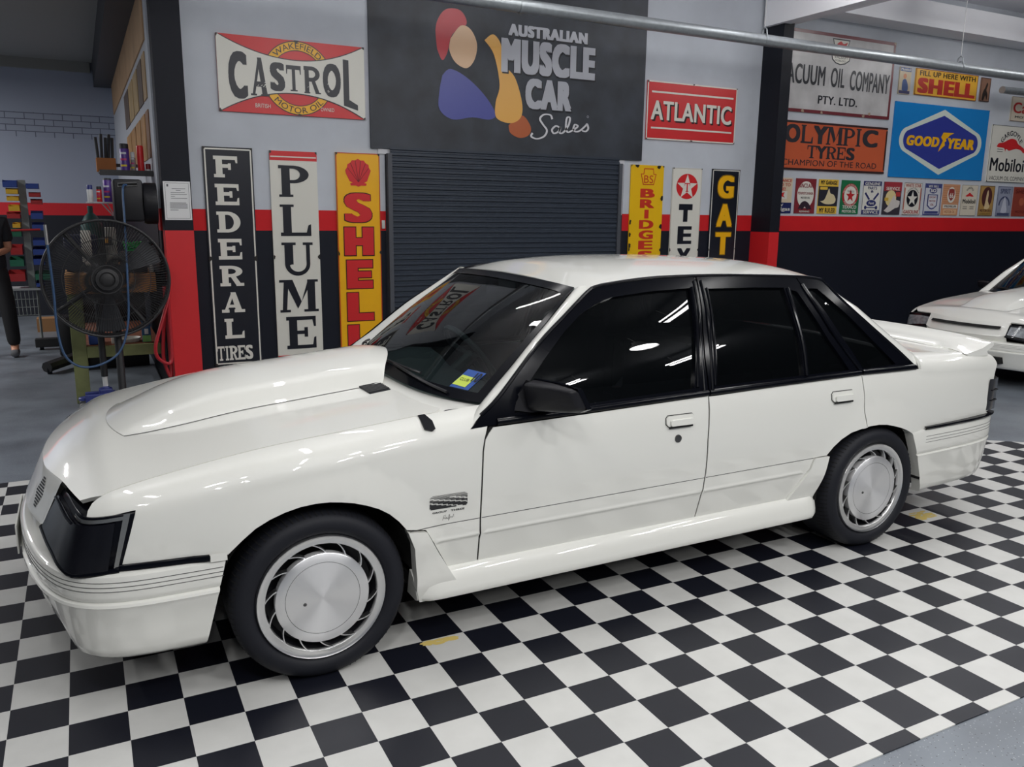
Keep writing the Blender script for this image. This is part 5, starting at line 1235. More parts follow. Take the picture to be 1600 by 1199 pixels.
s = Sign('enamel_sign', 'small yellow sign with red and dark letters just under the hanging pipe', 'sign', 8.768, 3.085, 9.968, 3.400, (236, 180, 60))
s.frame('border', (150, 60, 40), .008); s.text((40, 34, 30), 'FILL UP HERE WITH', 8.835, 3.316, 9.918, 3.377, 1, bold=.02); s.text((190, 52, 42), 'SHELL', 8.812, 3.11, 9.930, 3.292, 1, bold=.07)
s.corners(.014, False); s.done()
s = Sign('enamel_sign', 'cream sign with a red word, at the right edge above the white creature sign', 'sign', 10.735, 2.884, 11.7, 3.20, (206, 196, 178))
s.frame('border', (120, 90, 80), .006); s.text((180, 44, 44), 'Castrol', 10.775, 2.99, 11.62, 3.13, 1, bold=.02).text(BLK, 'MOTOR OIL', 10.83, 2.925, 11.5, 2.955, 1); s.done()
s = Sign('tin_poster', 'narrow cream poster with a blue figure shape left of the small yellow sign', 'poster', 8.475, 3.075, 8.68, 3.39, (206, 190, 160))
s.rect('banner', (60, 90, 150), 8.48, 3.34, 8.675, 3.385).text(WHT, 'Mobiloil', 8.49, 3.348, 8.665, 3.378, 2).poly('figure', (60, 86, 140), sm([(8.53, 3.12), (8.53, 3.22), (8.56, 3.25), (8.60, 3.24), (8.64, 3.16), (8.62, 3.11)]), 1).disc('figure_top', (220, 150, 110), 8.57, 3.285, .03, 1).rect('foot_band', (52, 52, 96), 8.48, 3.08, 8.675, 3.115, 1); s.done()
s = Sign('tin_poster', 'narrow brown poster with a dark figure shape right of the small yellow sign', 'poster', 10.04, 3.092, 10.235, 3.388, (150, 112, 92))
s.frame('border', (80, 56, 50), .01); s.poly('figure', (56, 46, 42), sm([(10.08, 3.11), (10.09, 3.20), (10.13, 3.27), (10.16, 3.33), (10.18, 3.30), (10.16, 3.24), (10.19, 3.18), (10.18, 3.11), (10.15, 3.17), (10.12, 3.11)]), 1); s.done()
# row of small tin posters above the red stripe
G = 'small tin posters in a row above the red stripe'
def poster(i, lab, col, x0=None, x1=None):
    xs = [(6.42, 6.845), (6.900, 7.226), (7.274, 7.598), (7.653, 7.972), (8.030, 8.352), (8.404, 8.730), (8.778, 9.110), (9.170, 9.504), (9.538, 9.872), (9.918, 10.248), (10.305, 10.61), (10.686, 11.012), (11.042, 11.43)][i]
    s = Sign('tin_poster', lab, 'poster', xs[0], 1.613, xs[1], 2.016, col, th=.008, group=G); s.x = xs[0]; s.w = xs[1] - xs[0]; return s
U = lambda s, a, b, c_, d: (s.x + a * s.w, 1.613 + b * .403, s.x + c_ * s.w, 1.613 + d * .403)
p = poster(0, 'cream tin poster with navy foot band, first of the row beside the column', (212, 196, 170))
p.text((190, 70, 60), 'PERFORMANCE', *U(p, .04, .88, .96, .97)).text((190, 70, 60), 'SECOND TO', *U(p, .1, .76, .92, .85)).text((190, 70, 60), 'NONE!', *U(p, .35, .64, .75, .73)); p.rect('panel', WHT, *U(p, .3, .40, .82, .62)); p.poly('emblem', RED, [(p.x + p.w * u, 1.613 + .403 * v) for u, v in ((.4, .45), (.5, .5), (.45, .58), (.56, .55), (.72, .6), (.68, .5), (.74, .44), (.6, .48))], 2); p.rect('foot_band', NVY, *U(p, 0, 0, 1, .30)); p.text(WHT, 'NEW', *U(p, .3, .19, .7, .27)).text(WHT, 'Mobilgas', *U(p, .1, .04, .96, .17)); p.done()
p = poster(1, 'maroon tin poster with a large white disc and dark arched shape', (130, 44, 52))
p.disc('disc', WHT, p.x + p.w / 2, 1.83, .135, 1, 1.15).text((130, 44, 52), 'SINCLAIR', *U(p, .14, .74, .86, .86), lay=2, bold=.03).text((130, 44, 52), 'PENNSYLVANIA', *U(p, .12, .54, .88, .62)).text(BLK, 'MOTOR OIL', *U(p, .28, .42, .72, .48)); p.poly('emblem', (54, 40, 50), sm([(p.x + p.w * u, 1.613 + .403 * v) for u, v in ((.16, .12), (.3, .30), (.5, .36), (.7, .28), (.84, .12), (.7, .14), (.62, .1), (.5, .2), (.38, .1), (.3, .14))], 2), 2); p.text(WHT, 'REFINING', *U(p, .25, .03, .75, .08)); p.done()
p = poster(2, 'yellow and black tin poster with a pale car shape, reading MY GARAGE', (226, 186, 70))
p.rect('band', (44, 44, 54), *U(p, 0, .22, 1, .8)); p.text(BLK, 'MY GARAGE', *U(p, .08, .85, .92, .97), bold=.03).text(BLK, 'MY RULES!', *U(p, .1, .03, .9, .17), bold=.03); p.poly('car_shape', (214, 200, 160), sm([(p.x + p.w * u, 1.613 + .403 * v) for u, v in ((.1, .36), (.3, .40), (.42, .56), (.52, .74), (.6, .6), (.78, .56), (.9, .42), (.8, .3), (.4, .28))], 3), 2); p.rect('yellow_strip', (226, 186, 70), *U(p, .06, .70, .44, .78), lay=2); p.done()
p = poster(3, 'green tin poster with a red star on a white disc', (30, 110, 70))
cx = p.x + p.w / 2; p.disc('ring', (176, 44, 50), cx, 1.838, .140, 1).disc('disc', WHT, cx, 1.838, .108, 2).star('star', (184, 40, 44), cx, 1.83, .082, 3).text(BLK, 'TEXACO', cx - .06, 1.875, cx + .06, 1.895, 4, .01).arctext(WHT, 'TEXACO FILLING STATION', cx, 1.838, .114, .134, 170, 10, 3, 0).arctext(WHT, 'MOTOR OIL', cx, 1.838, .134, .114, 215, 325, 3, 0); p.text(WHT, 'TEXACO', *U(p, .12, .16, .88, .26), bold=.02).text(WHT, 'MOTOR OIL', *U(p, .12, .04, .88, .12), bold=.02); p.done()
p = poster(4, 'navy and white tin poster with two crossed plugs, reading GENUINE PARTS', WHT)
B5 = (40, 46, 104); p.rect('head_band', B5, *U(p, 0, .86, 1, 1)).text(WHT, 'GENUINE', *U(p, .08, .88, .92, .97), bold=.02).text(B5, 'PARTS', *U(p, .25, .75, .75, .84), bold=.02).text(B5, '&', *U(p, .42, .66, .58, .73)).rect('foot_band', B5, *U(p, 0, 0, 1, .13)).text(WHT, 'SERVICE', *U(p, .08, .02, .92, .11), bold=.02)
for a in (-1, 1): p.poly('plug', B5, [(p.x + p.w * (.5 + a * u), 1.613 + .403 * v) for u, v in ((.08, .46), (.16, .43), (.40, .62), (.34, .67))], 1)
p.disc('badge', B5, p.x + p.w / 2, 1.613 + .403 * .34, .085, 2, .45).text(WHT, 'Ford', *U(p, .36, .30, .64, .38), lay=3); p.rect('axle', B5, *U(p, .2, .19, .8, .22)).disc('axle_end', B5, p.x + p.w * .2, 1.613 + .403 * .205, .022, 1).disc('axle_end', B5, p.x + p.w * .8, 1.613 + .403 * .205, .022, 1); p.frame('border', B5, .006); p.done()
p = poster(5, 'dark tin poster with red SERVICE heading and a pale motorcycle rider shape', (60, 56, 66))
p.rect('head_band', (160, 52, 62), *U(p, 0, .72, 1, 1)).text(WHT, 'SERVICE', *U(p, .12, .75, .88, .85), bold=.02).disc('moon', (224, 206, 150), p.x + p.w * .42, 1.613 + .403 * .5, .10, 1).poly('rider', (206, 200, 196), sm([(p.x + p.w * u, 1.613 + .403 * v) for u, v in ((.08, .12), (.3, .26), (.5, .5), (.62, .6), (.7, .46), (.94, .42), (.9, .24), (.7, .2), (.5, .12), (.3, .06))], 2), 2).rect('tag', (206, 170, 70), *U(p, .06, .42, .28, .52), lay=3).rect('red_tag', (180, 60, 60), *U(p, .68, .56, .94, .70), lay=3); p.done()
p = poster(6, 'cream tin poster with a white star on a black disc', WHT)
p.text((170, 70, 66), 'WHITE STAR', *U(p, .06, .86, .94, .97), bold=.02).disc('disc', BLK, p.x + p.w / 2, 1.82, .108, 1).star('star', WHT, p.x + p.w / 2, 1.815, .10, 2).text((170, 50, 50), 'GASOLINE', *U(p, .06, .04, .94, .15), bold=.02).arctext((60, 60, 60), 'HIGH TEST', p.x + p.w / 2, 1.82, .118, .138, 150, 30, 2, 0); p.rect('side_bar', (190, 110, 96), *U(p, 0, .16, .07, .84)).rect('side_bar', (190, 110, 96), *U(p, .93, .16, 1, .84)); p.frame('border', (90, 70, 66), .005); p.done()
p = poster(7, 'blue and white tin poster with a shield, headed WE SELL', (206, 208, 214))
B7 = (66, 74, 130); p.frame('border', B7, .016).rect('head_band', B7, *U(p, .05, .86, .95, .97)).text(WHT, 'WE SELL', *U(p, .2, .88, .8, .95), lay=2).disc('bubble', B7, p.x + p.w / 2, 1.613 + .403 * .78, .075, 2, .5).text(WHT, 'SO', *U(p, .34, .73, .66, .83), lay=3, bold=.03)
p.poly('shield', B7, [(p.x + p.w * u, 1.613 + .403 * v) for u, v in ((.2, .66), (.8, .66), (.8, .30), (.62, .20), (.5, .18), (.38, .20), (.2, .30))], 1).poly('shield_face', (206, 208, 214), [(p.x + p.w * u, 1.613 + .403 * v) for u, v in ((.26, .63), (.74, .63), (.74, .32), (.6, .24), (.5, .22), (.4, .24), (.26, .32))], 2).text((150, 70, 80), 'SOCONY', *U(p, .3, .54, .7, .60), lay=3).text((150, 70, 80), 'MOTOR', *U(p, .32, .42, .68, .48), lay=3).text((150, 70, 80), 'OIL', *U(p, .4, .30, .6, .37), lay=3); p.rect('foot_band', B7, *U(p, .1, .05, .9, .13)); p.done()
p = poster(8, 'orange tin poster with a red highway shield reading PREMIUM', (206, 150, 112))
for k in range(9): p.rect('brick_row', (176, 112, 84), *U(p, .02, .36 + k * .07, .98, .365 + k * .07 + .008))
p.disc('oval', WHT, p.x + p.w / 2, 1.613 + .403 * .66, .082, 2, 1.25).poly('shield', (150, 60, 56), [(p.x + p.w * u, 1.613 + .403 * v) for u, v in ((.34, .84), (.5, .86), (.66, .84), (.69, .68), (.62, .54), (.5, .47), (.38, .54), (.31, .68))], 3).text(WHT, '66', *U(p, .39, .56, .61, .72), lay=4).rect('panel', WHT, *U(p, .06, .23, .94, .35), lay=2).text((90, 70, 66), 'PREMIUM', *U(p, .14, .255, .86, .325), lay=3, bold=.02).rect('panel', (226, 190, 150), *U(p, .12, .04, .88, .19), lay=2).text((176, 112, 84), 'MOTOR OIL', *U(p, .18, .07, .82, .16), lay=3); p.done()
p = poster(9, 'cream tin poster with a tiny red creature above one black word', (216, 208, 190))
p.arctext(BLK, 'GARGOYLE', p.x + p.w / 2, 1.613 + .403 * .72, .065, .09, 150, 30, 1, .02).poly('emblem', RED, sm([(p.x + p.w * u, 1.613 + .403 * v) for u, v in ((.24, .64), (.36, .69), (.5, .75), (.6, .71), (.76, .64), (.68, .62), (.5, .64), (.36, .62))], 2), 1).text(BLK, 'Mobiloil', *U(p, .1, .40, .9, .54), bold=.02).rect('small_print', (120, 112, 104), *U(p, .15, .28, .42, .30)).rect('small_print', (120, 112, 104), *U(p, .58, .28, .85, .30)).rect('small_print', (120, 112, 104), *U(p, .15, .22, .42, .24)).rect('small_print', (120, 112, 104), *U(p, .58, .22, .85, .24)); p.frame('border', (80, 76, 70), .004); p.done()
p = poster(10, 'brown and gold tin poster with a seated pale shape in a dark oval', (176, 140, 80))
p.frame('border', (90, 66, 44), .008).disc('oval', (84, 44, 44), p.x + p.w / 2, 1.613 + .403 * .62, .11, 1, 1.25).poly('figure', (220, 196, 150), sm([(p.x + p.w * u, 1.613 + .403 * v) for u, v in ((.36, .24), (.42, .5), (.46, .74), (.54, .86), (.6, .7), (.58, .5), (.74, .32), (.6, .22))], 2), 2).text((84, 44, 44), 'MOTOR OILS', *U(p, .1, .13, .9, .22), bold=.02).text((120, 96, 40), 'LUBRICANTS', *U(p, .12, .04, .88, .10)); p.done()
p = poster(11, 'slate blue tin poster with a pale arched shape', (150, 156, 176))
p.frame('border', (70, 78, 110), .008).text((70, 78, 110), 'SPIRIT', *U(p, .16, .76, .84, .92), bold=.02).ring('arch', (70, 78, 110), p.x + p.w / 2, 1.613 + .403 * .36, .10, .125, 0, 180, 1).poly('figure', (196, 200, 214), sm([(p.x + p.w * u, 1.613 + .403 * v) for u, v in ((.3, .12), (.36, .36), (.46, .62), (.54, .62), (.64, .36), (.7, .12))], 2), 2).rect('foot_band', (70, 78, 110), *U(p, .08, .03, .92, .11)); p.done()
p = poster(12, 'rusty red tin poster, last of the row at the right edge of the photo', (150, 66, 52))
p.text((110, 40, 36), 'SHELL', *U(p, .1, .78, .9, .92), bold=.02); p.disc('emblem', (180, 96, 70), p.x + p.w / 2, 1.613 + .403 * .5, .055, 1).text((110, 40, 36), 'MOTOR', *U(p, .2, .12, .8, .2)); p.done()
# notice taped to the left column
q = MB(); q.box(-.022, 4.594, 1.494, .178, 4.599, 1.793); n_ = q.build('paper_notice', mat('paper', srgb(226, 226, 226), .5), None, False)
tag(n_, 'white printed notice in a thin frame taped to the left black column', 'notice')
q = MB()
for a, b, c_, d in ((-.010, 1.506, .166, 1.508), (-.010, 1.779, .166, 1.781), (-.010, 1.506, -.008, 1.781), (.164, 1.506, .166, 1.781)): q.add([(a, 4.593, b), (c_, 4.593, b), (c_, 4.593, d), (a, 4.593, d)], [(0, 1, 2, 3)])
q.disc = None
for z, a, b in ((1.735, .04, .14), (1.722, .07, .105), (1.705, .03, .135), (1.69, .03, .15), (1.675, .03, .06), (1.66, .03, .15), (1.625, .02, .14), (1.615, .02, .15), (1.605, .02, .15), (1.595, .02, .15), (1.585, .02, .15), (1.57, .02, .08)): q.add([(a, 4.593, z), (b, 4.593, z), (b, 4.593, z + .004), (a, 4.593, z + .004)], [(0, 1, 2, 3)])
q.add([(.003, 4.593, 1.752), (.016, 4.593, 1.752), (.016, 4.593, 1.77), (.003, 4.593, 1.77)], [(0, 1, 2, 3)])
q.build('notice_print', mat('print_grey', srgb(90, 90, 96), .6), n_, False)
# power socket by the roller door
q = MB(); q.box(1.823, 4.785, 1.425, 1.855, YW, 1.50, .004); tag(q.build('wall_switch', mat('switch_plate', srgb(200, 200, 196), .4), None), 'small white wall switch on the red stripe left of the roller door', 'switch')
# ---------------------------------------------------------------- second sedan behind the tail
r2 = make_car(None, 'white sedan cut off by the right edge of the photo, clear headlights facing left', None)
car2 = r2[0]; finish_car(car2, r2[2], r2[3], r2[4], covered=False)
for o in [c for c in car2.children if c.name.startswith(('bulge_seam',))]: pass
car2.location = (8.90, 2.55, .0); car2.scale = (.9, .9, .9)

# ---------------------------------------------------------------- workshop bay on the left
for (x, y, p) in ((-4.6, 6.6, 1.3), (-4.2, 9.4, 1.1)):
    tube_light(x, y, 230 * p, 'Y', 0, 'unseen batten added as fill for the workshop bay, out of frame to the left', 3.35, False)
BLK_ST = mat('black_steel', (.02, .02, .022), .5)
WOOD = mat('pine_timber', srgb(206, 150, 92), .7, noise=.3, nscale=6); GREENW = mat('treated_timber', srgb(140, 146, 96), .75, noise=.35, nscale=5)
def cap(q, c, r, h, n=20, bev=.0): q.lathe([(0, 0), (r, 0), (r, h - bev), (r - bev, h), (0, h)], c, 'Z', n); return q
# pedestal fan
fx0, fy0, fz0 = -.478, 4.42, 1.058
fan = thing('pedestal_fan', 'large black pedestal fan with a wire cage in front of the workbench', 'fan', (fx0, fy0 + .15, 0))
def fan_ring(r, d, t, n=56): return [(fx0 + r * math.cos(2 * PI * k / n), fy0 + d, fz0 + r * math.sin(2 * PI * k / n)) for k in range(n + 1)]
q = MB()
for d in (-.09, .09): q.tube(fan_ring(.435, d * .75, 0), .010, 8, False)
for r, d in ((.30, -.10), (.19, -.11)): q.tube(fan_ring(r, d, 0), .003, 5, False)
q.grid([fan_ring(.436, -.05, 0), fan_ring(.440, .0, 0), fan_ring(.436, .05, 0)])
q.build('cage_rim', BLK_ST, fan)
for sgn, nm in ((-1, 'front_cage'), (1, 'rear_cage')):
    q = MB(); n = 130
    for k in range(n):
        a = 2 * PI * k / n; P = [(fx0 + r * math.cos(a), fy0 + sgn * d, fz0 + r * math.sin(a)) for r, d in ((.075, .115), (.25, .105), (.38, .085), (.435, .06))]
        q.tube(P, .0023, 4, False)
    tag(q.build(nm, BLK_ST, fan, False), kind='stuff')
q = MB(); q.lathe([(.055, -.135), (.080, -.130), (.085, -.112), (.05, -.118), (.035, -.125), (0, -.125)], (fx0, fy0, fz0), 'Y', 28); q.lathe([(.10, -.118), (.108, -.118), (.108, -.108), (.10, -.108)], (fx0, fy0, fz0), 'Y', 28); q.build('hub_badge', BLK_ST, fan)
q = MB(); q.lathe([(0, .02), (.07, .02), (.085, .06), (.085, .26), (.06, .29), (0, .29)], (fx0, fy0, fz0), 'Y', 24); q.build('motor', BLK_ST, fan)
for k in range(3):
    a0 = .55 + 2 * PI * k / 3; R = []
    for j in range(8):
        r = .07 + .335 * j / 7; wd = (.16 + .34 * math.sin(min(1, j / 5) * PI / 2)); row_ = []
        for i in range(7):
            a = a0 + wd * (i / 6 - .5); row_.append((fx0 + r * math.cos(a), fy0 + .035 * (i / 6 - .5) * (1.3 - .5 * j / 7), fz0 + r * math.sin(a)))
        R.append(row_)
    MB().grid(R).build('fan_blade', mat('fan_blade_paint', (.03, .032, .04), .4), fan)
for a in (math.radians(215), math.radians(-55), math.radians(38), math.radians(128)):
    MB().tube([(fx0 + .08 * math.cos(a), fy0 + .12, fz0 + .08 * math.sin(a)), (fx0 + .43 * math.cos(a), fy0 + .08, fz0 + .43 * math.sin(a))], .016, 8).build('cage_arm', BLK_ST, fan)
MB().tube([(fx0 + .03, fy0 + .16, fz0), (fx0 + .045, fy0 + .08, .5), (fx0 + .045, fy0 + .03, .03)], .028, 12).build('pole', BLK_ST, fan)
cap(MB(), (fx0 + .045, fy0 + .02, 0), .19, .035, 32, .012).build('base', BLK_ST, fan)
# workbench
bench = thing('workbench', 'timber workbench with pale green legs behind the pedestal fan', 'workbench', (-.42, 5.3, 0))
MB().box(-.77, 4.92, .90, -.10, 6.6, 1.055, .006).build('benchtop', WOOD, bench, False)
for x, y in ((-.765, 4.93), (-.765, 6.5)): MB().box(x, y, 0, x + .105, y + .10, .90, .004).build('leg', GREENW, bench, False)
MB().box(-.66, 4.93, .375, -.10, 4.98, .465, .004).build('front_rail', GREENW, bench, False)
MB().box(-.66, 4.98, .44, -.10, 6.55, .47).build('lower_shelf', mat('shelf_board', srgb(150, 90, 66), .8, noise=.4, nscale=14), bench, False)
MB().box(-.74, 6.6, .0, -.10, 6.63, .9).build('back_board', BLK_ST, bench, False)
# things on and under the bench
def ctag(o, l, c, g=None): return tag(o, l, c, g)
q = MB(); q.box(-.35, 5.0, 1.056, -.15, 5.3, 1.22, .012); q.box(-.30, 4.99, 1.20, -.19, 5.02, 1.235, .006); ctag(q.build('tool_case', mat('dark_case', (.015, .016, .02), .5), None), 'dark plastic tool case on the workbench under the coiled green cable', 'tool case')
q = MB()
for k in range(7): q.tube([(-.245 + .055 * math.cos(t * PI / 8 + k) * (1 + .05 * k), 5.10 + .04 * math.sin(t * PI / 8), 1.236 + .010 * k + .008 * math.sin(t * PI / 3 + k)) for t in range(17)], .008, 6, False)
ctag(q.build('cable_coil', mat('green_cable', srgb(40, 190, 90), .4), None), 'coil of bright green cable on top of the dark tool case', 'cable')
q = MB(); q.tube([(-.52, 5.05, 1.07), (-.50, 5.05, 1.20), (-.47, 5.05, 1.30)], .022, 10); q.box(-.49, 5.02, 1.28, -.40, 5.08, 1.35, .01); dr = q.build('power_drill', mat('drill_black', (.02, .02, .02), .4), None); ctag(dr, 'black power drill with yellow trim standing on the workbench behind the fan', 'drill')
MB().box(-.455, 5.015, 1.30, -.43, 5.02, 1.34).build('drill_trim', mat('tool_yellow', srgb(240, 170, 30), .4), dr, False)
q = MB(); q.box(-.63, 5.05, 1.056, -.555, 5.13, 1.40, .01); q.box(-.615, 5.045, 1.10, -.57, 5.05, 1.36); ctag(q.build('paper_roll_stand', mat('off_white', srgb(200, 196, 186), .6), None), 'off-white upright pack at the left end of the workbench', 'pack')
q = MB(); q.box(-.45, 5.25, 1.056, -.36, 5.4, 1.42, .008); ctag(q.build('parts_carton', mat('carton_white', srgb(190, 188, 180), .7), None), 'pale carton standing at the middle of the workbench behind the fan', 'box')
q = MB(); q.box(-.76, 5.2, 1.056, -.50, 5.5, 1.36, .03); ctag(q.build('tool_bag', mat('navy_bag', (.012, .015, .045), .8), None), 'navy tool bag on the left corner of the workbench', 'bag')
q = MB(); cap(q, (-.118, 5.1, 1.056), .018, .14, 14); ctag(q.build('oil_bottle', mat('white_bottle', srgb(210, 210, 206), .4), None), 'small white bottle on the right end of the workbench', 'bottle')
q = MB(); q.box(-.235, 4.995, .471, -.165, 5.03, .66, .004); pk = q.build('cleaner_pack', mat('pack_blue', srgb(30, 80, 120), .5), None); ctag(pk, 'upright blue and green pack on the lower shelf of the workbench', 'pack')
MB().box(-.232, 4.992, .475, -.168, 4.994, .53).build('pack_base', mat('pack_green', srgb(120, 170, 90), .5), pk, False); MB().box(-.215, 4.992, .54, -.185, 4.994, .585).build('pack_window', mat('pack_white', srgb(220, 220, 220), .5), pk, False)
q = MB(); q.lathe([(.0, 0), (.075, 0), (.095, .03), (.09, .035), (.07, .01), (0, .01)], (-.33, 5.1, .471), 'Z', 20); ctag(q.build('drip_tray', mat('tray_white', srgb(190, 188, 180), .5), None), 'pale round tray on the lower shelf of the workbench', 'tray')
q = MB(); q.box(-.64, 5.0, .471, -.57, 5.2, .55, .012); ctag(q.build('rag_bag', mat('bag_blue', srgb(40, 70, 140), .6), None), 'blue bag on the left end of the lower bench shelf', 'bag')
q = MB(); q.box(-.47, 5.0, .471, -.42, 5.1, .53, .004); ctag(q.build('small_box', mat('carton_white', srgb(190, 188, 180), .7), None), 'small white box on the lower bench shelf behind the fan pole', 'box')
# trolley jack with its upright handle
jack = thing('trolley_jack', 'blue trolley jack with upright black handle in front of the bench leg', 'jack', (-.60, 4.73, 0))
JB = mat('jack_blue', srgb(52, 62, 130), .4)
q = MB(); q.box(-.70, 4.66, .05, -.48, 4.69, .12, .006); q.box(-.70, 4.78, .05, -.48, 4.81, .12, .006); q.box(-.60, 4.69, .06, -.50, 4.78, .155, .012); q.box(-.57, 4.695, .12, -.52, 4.775, .17, .012); q.build('frame', JB, jack, False)
q = MB(); cap(q, (-.705, 4.735, .07), .045, .022, 20, .004); q.build('saddle', JB, jack)
for x, y in ((-.72, 4.67), (-.72, 4.80), (-.48, 4.67), (-.48, 4.80)):
    q = MB(); q.lathe([(0, -.012), (.028, -.012), (.028, .012), (0, .012)], (x, y, .028), 'Y', 16); q.build('castor', mat('steel_castor', (.35, .34, .33), .4, metal=.8), jack)
MB().tube([(-.546, 4.74, .15), (-.548, 4.74, .25)], .019, 12).build('handle_shaft', mat('pale_steel', (.75, .75, .73), .4), jack)
MB().tube([(-.548, 4.74, .25), (-.552, 4.74, .88)], .025, 12).build('handle_grip', BLK_ST, jack)
# hose reel box and shelf things above the bench
hr = thing('hose_reel', 'black plastic hose reel box with blue hose hanging from its front slot', 'hose reel', (-.24, 4.66, 1.48))
q = MB(); q.box(-.385, 4.56, 1.48, -.17, 4.76, 1.80, .025); q.build('reel_case', PLASTIC, hr, True, 40)
q = MB(); q.lathe([(0, 0), (.15, 0), (.16, .02), (.16, .1), (0, .11)], (-.17, 4.70, 1.62), 'X', 28); q.build('reel_drum', PLASTIC, hr)
q = MB()
q.tube([(-.345, 4.556, 1.742), (-.345, 4.556, 1.765), (-.21, 4.556, 1.775), (-.21, 4.556, 1.752), (-.345, 4.556, 1.742)], .005, 6, False); q.build('slot_rim', mat('slot_rim_grey', (.12, .12, .12), .5), hr)
q = MB(); q.add([(-.345, 4.558, 1.742), (-.21, 4.558, 1.752), (-.21, 4.558, 1.775), (-.345, 4.558, 1.765)], [(0, 1, 2, 3)]); q.build('slot', SHADOW, hr, False)
AIRB = mat('blue_air_hose', srgb(44, 74, 110), .5)
q = MB(); q.tube(curve_pts([(-.285, 4.56, 1.755), (-.315, 4.50, 1.72), (-.325, 4.40, 1.45), (-.34, 4.30, 1.10), (-.36, 4.28, .75), (-.43, 4.25, .53), (-.56, 4.22, .44), (-.70, 4.20, .43), (-.80, 4.2, .52), (-.835, 4.22, .72), (-.835, 4.24, 1.0), (-.845, 4.25, 1.33)], 6), .0085, 8); bh = q.build('air_hose', AIRB, None); tag(bh, 'blue air hose hanging in a long loop in front of the pedestal fan', 'hose')
MB().tube([(-.845, 4.25, 1.32), (-.848, 4.25, 1.46)], .011, 8).build('hose_gun', mat('gun_steel', (.6, .6, .6), .3, metal=.9), bh)
AIRR = mat('red_air_hose', srgb(170, 30, 40), .45)
def hose(pts, lab):
    q = MB(); q.tube(curve_pts(pts, 6), .014, 10); tag(q.build('air_hose', AIRR, None), lab, 'hose', None)
hose([(-.045, 4.58, .93), (-.05, 4.56, .86), (-.12, 4.52, .66), (-.17, 4.50, .50), (-.15, 4.52, .40), (-.06, 4.55, .36), (-.045, 4.57, .55), (-.045, 4.58, .9)], 'red air hose looped widest beside the foot of the left steel column')
hose([(-.05, 4.68, .96), (-.08, 4.66, .70), (-.105, 4.66, .42), (-.09, 4.66, .30), (-.055, 4.66, .24), (-.05, 4.72, .6), (-.055, 4.74, .96)], 'red air hose hanging in the lower, narrow loop against the left column')
sh = thing('wall_shelf', 'dark metal shelf on the bay side wall above the bench', 'shelf', (-.25, 5.2, 1.86))
MB().box(-.45, 5.05, 1.862, -.05, 5.4, 1.878, .003).build('shelf_plate', BLK_ST, sh, False); MB().box(-.45, 5.045, 1.84, -.05, 5.052, 1.885).build('shelf_lip', BLK_ST, sh, False)
def can(nm, x, y, z, r, h, body, capm, lab, cat, caph=.03):
    t = thing(nm, lab, cat, (x, y, z)); q = MB(); q.lathe([(0, 0), (r, 0), (r, h - caph), (r * .9, h - caph + .006)], (x, y, z), 'Z', 18); q.build('body', body, t)
    q = MB(); q.lathe([(r * .92, h - caph), (r * .92, h - .006), (r * .8, h), (0, h)], (x, y, z), 'Z', 18); q.build('cap', capm, t)
    if 'purple' in lab:
        for k, c_ in enumerate(((230, 200, 60), (200, 60, 120), (220, 220, 226))):
            b = MB(); b.lathe([(r + .0008, h * (.18 + .22 * k)), (r + .0008, h * (.18 + .22 * k) + h * .07)], (x, y, z), 'Z', 12, PI * 1.15, PI * 1.6); b.build('label_patch', enamel(c_), t)
PUR = mat('can_purple', srgb(84, 50, 140), .35); CAPB = mat('cap_black', (.02, .02, .024), .5); REDC = mat('can_red', srgb(220, 40, 44), .35); WHC = mat('can_white', srgb(214, 214, 214), .4)
can('spray_can', -.250, 5.2, 1.878, .037, .225, PUR, CAPB, 'purple spray can with black cap, tallest on the wall shelf', 'spray can', .045)
can('bottle', -.188, 5.2, 1.878, .020, .16, mat('label_grey', srgb(150, 140, 140), .5), WHC, 'slim bottle with wide white cap between the purple and red cans on the shelf', 'bottle', .05)
can('spray_can', -.130, 5.2, 1.878, .027, .215, REDC, REDC, 'plain red spray can at the right of the wall shelf', 'spray can', .01)
can('tin', -.075, 5.2, 1.878, .022, .07, WHC, mat('dark_red_cap', srgb(130, 30, 36), .4), 'short can with dark red lid at the right end of the wall shelf', 'tin', .05)
rk = thing('wire_shelf', 'white wire shelf on the bay side wall below the dark metal shelf', 'shelf', (-.40, 4.95, 1.62))
q = MB()
for k in range(8): q.tube([(-.56 + k * .028, 4.86, 1.622), (-.52 + k * .028, 5.1, 1.622)], .004, 6)
q.tube([(-.57, 4.86, 1.622), (-.35, 4.86, 1.622)], .006, 6); q.tube([(-.53, 5.1, 1.622), (-.31, 5.1, 1.622)], .006, 6); q.tube([(-.46, 4.90, 1.62), (-.38, 5.0, 1.52)], .005, 6); q.tube([(-.42, 4.90, 1.62), (-.36, 5.0, 1.50)], .005, 6); q.build('wire_deck', WHC, rk)
can('spray_can', -.405, 4.92, 1.628, .033, .185, PUR, CAPB, 'purple spray can on the white wire shelf', 'spray can', .02)
can('spray_can', -.470, 4.92, 1.628, .020, .12, REDC, CAPB, 'small red can next to the purple can on the wire shelf', 'spray can', .03)
can('bottle', -.535, 4.92, 1.628, .022, .13, WHC, mat('cap_blue', srgb(40, 50, 120), .4), 'white bottle with blue cap at the left end of the wire shelf', 'bottle', .04)
th_ = thing('tool_holder', 'wooden block holding a bunch of dark hand tools on the bay side wall', 'tool holder', (-.37, 6.0, 1.9))
MB().box(-.45, 5.9, 1.90, -.29, 6.05, 2.02, .006).build('wood_block', mat('holder_wood', srgb(170, 110, 60), .7), th_, False); MB().box(-.40, 6.05, 1.95, -.046, 6.08, 1.98).build('bracket', BLK_ST, th_, False)
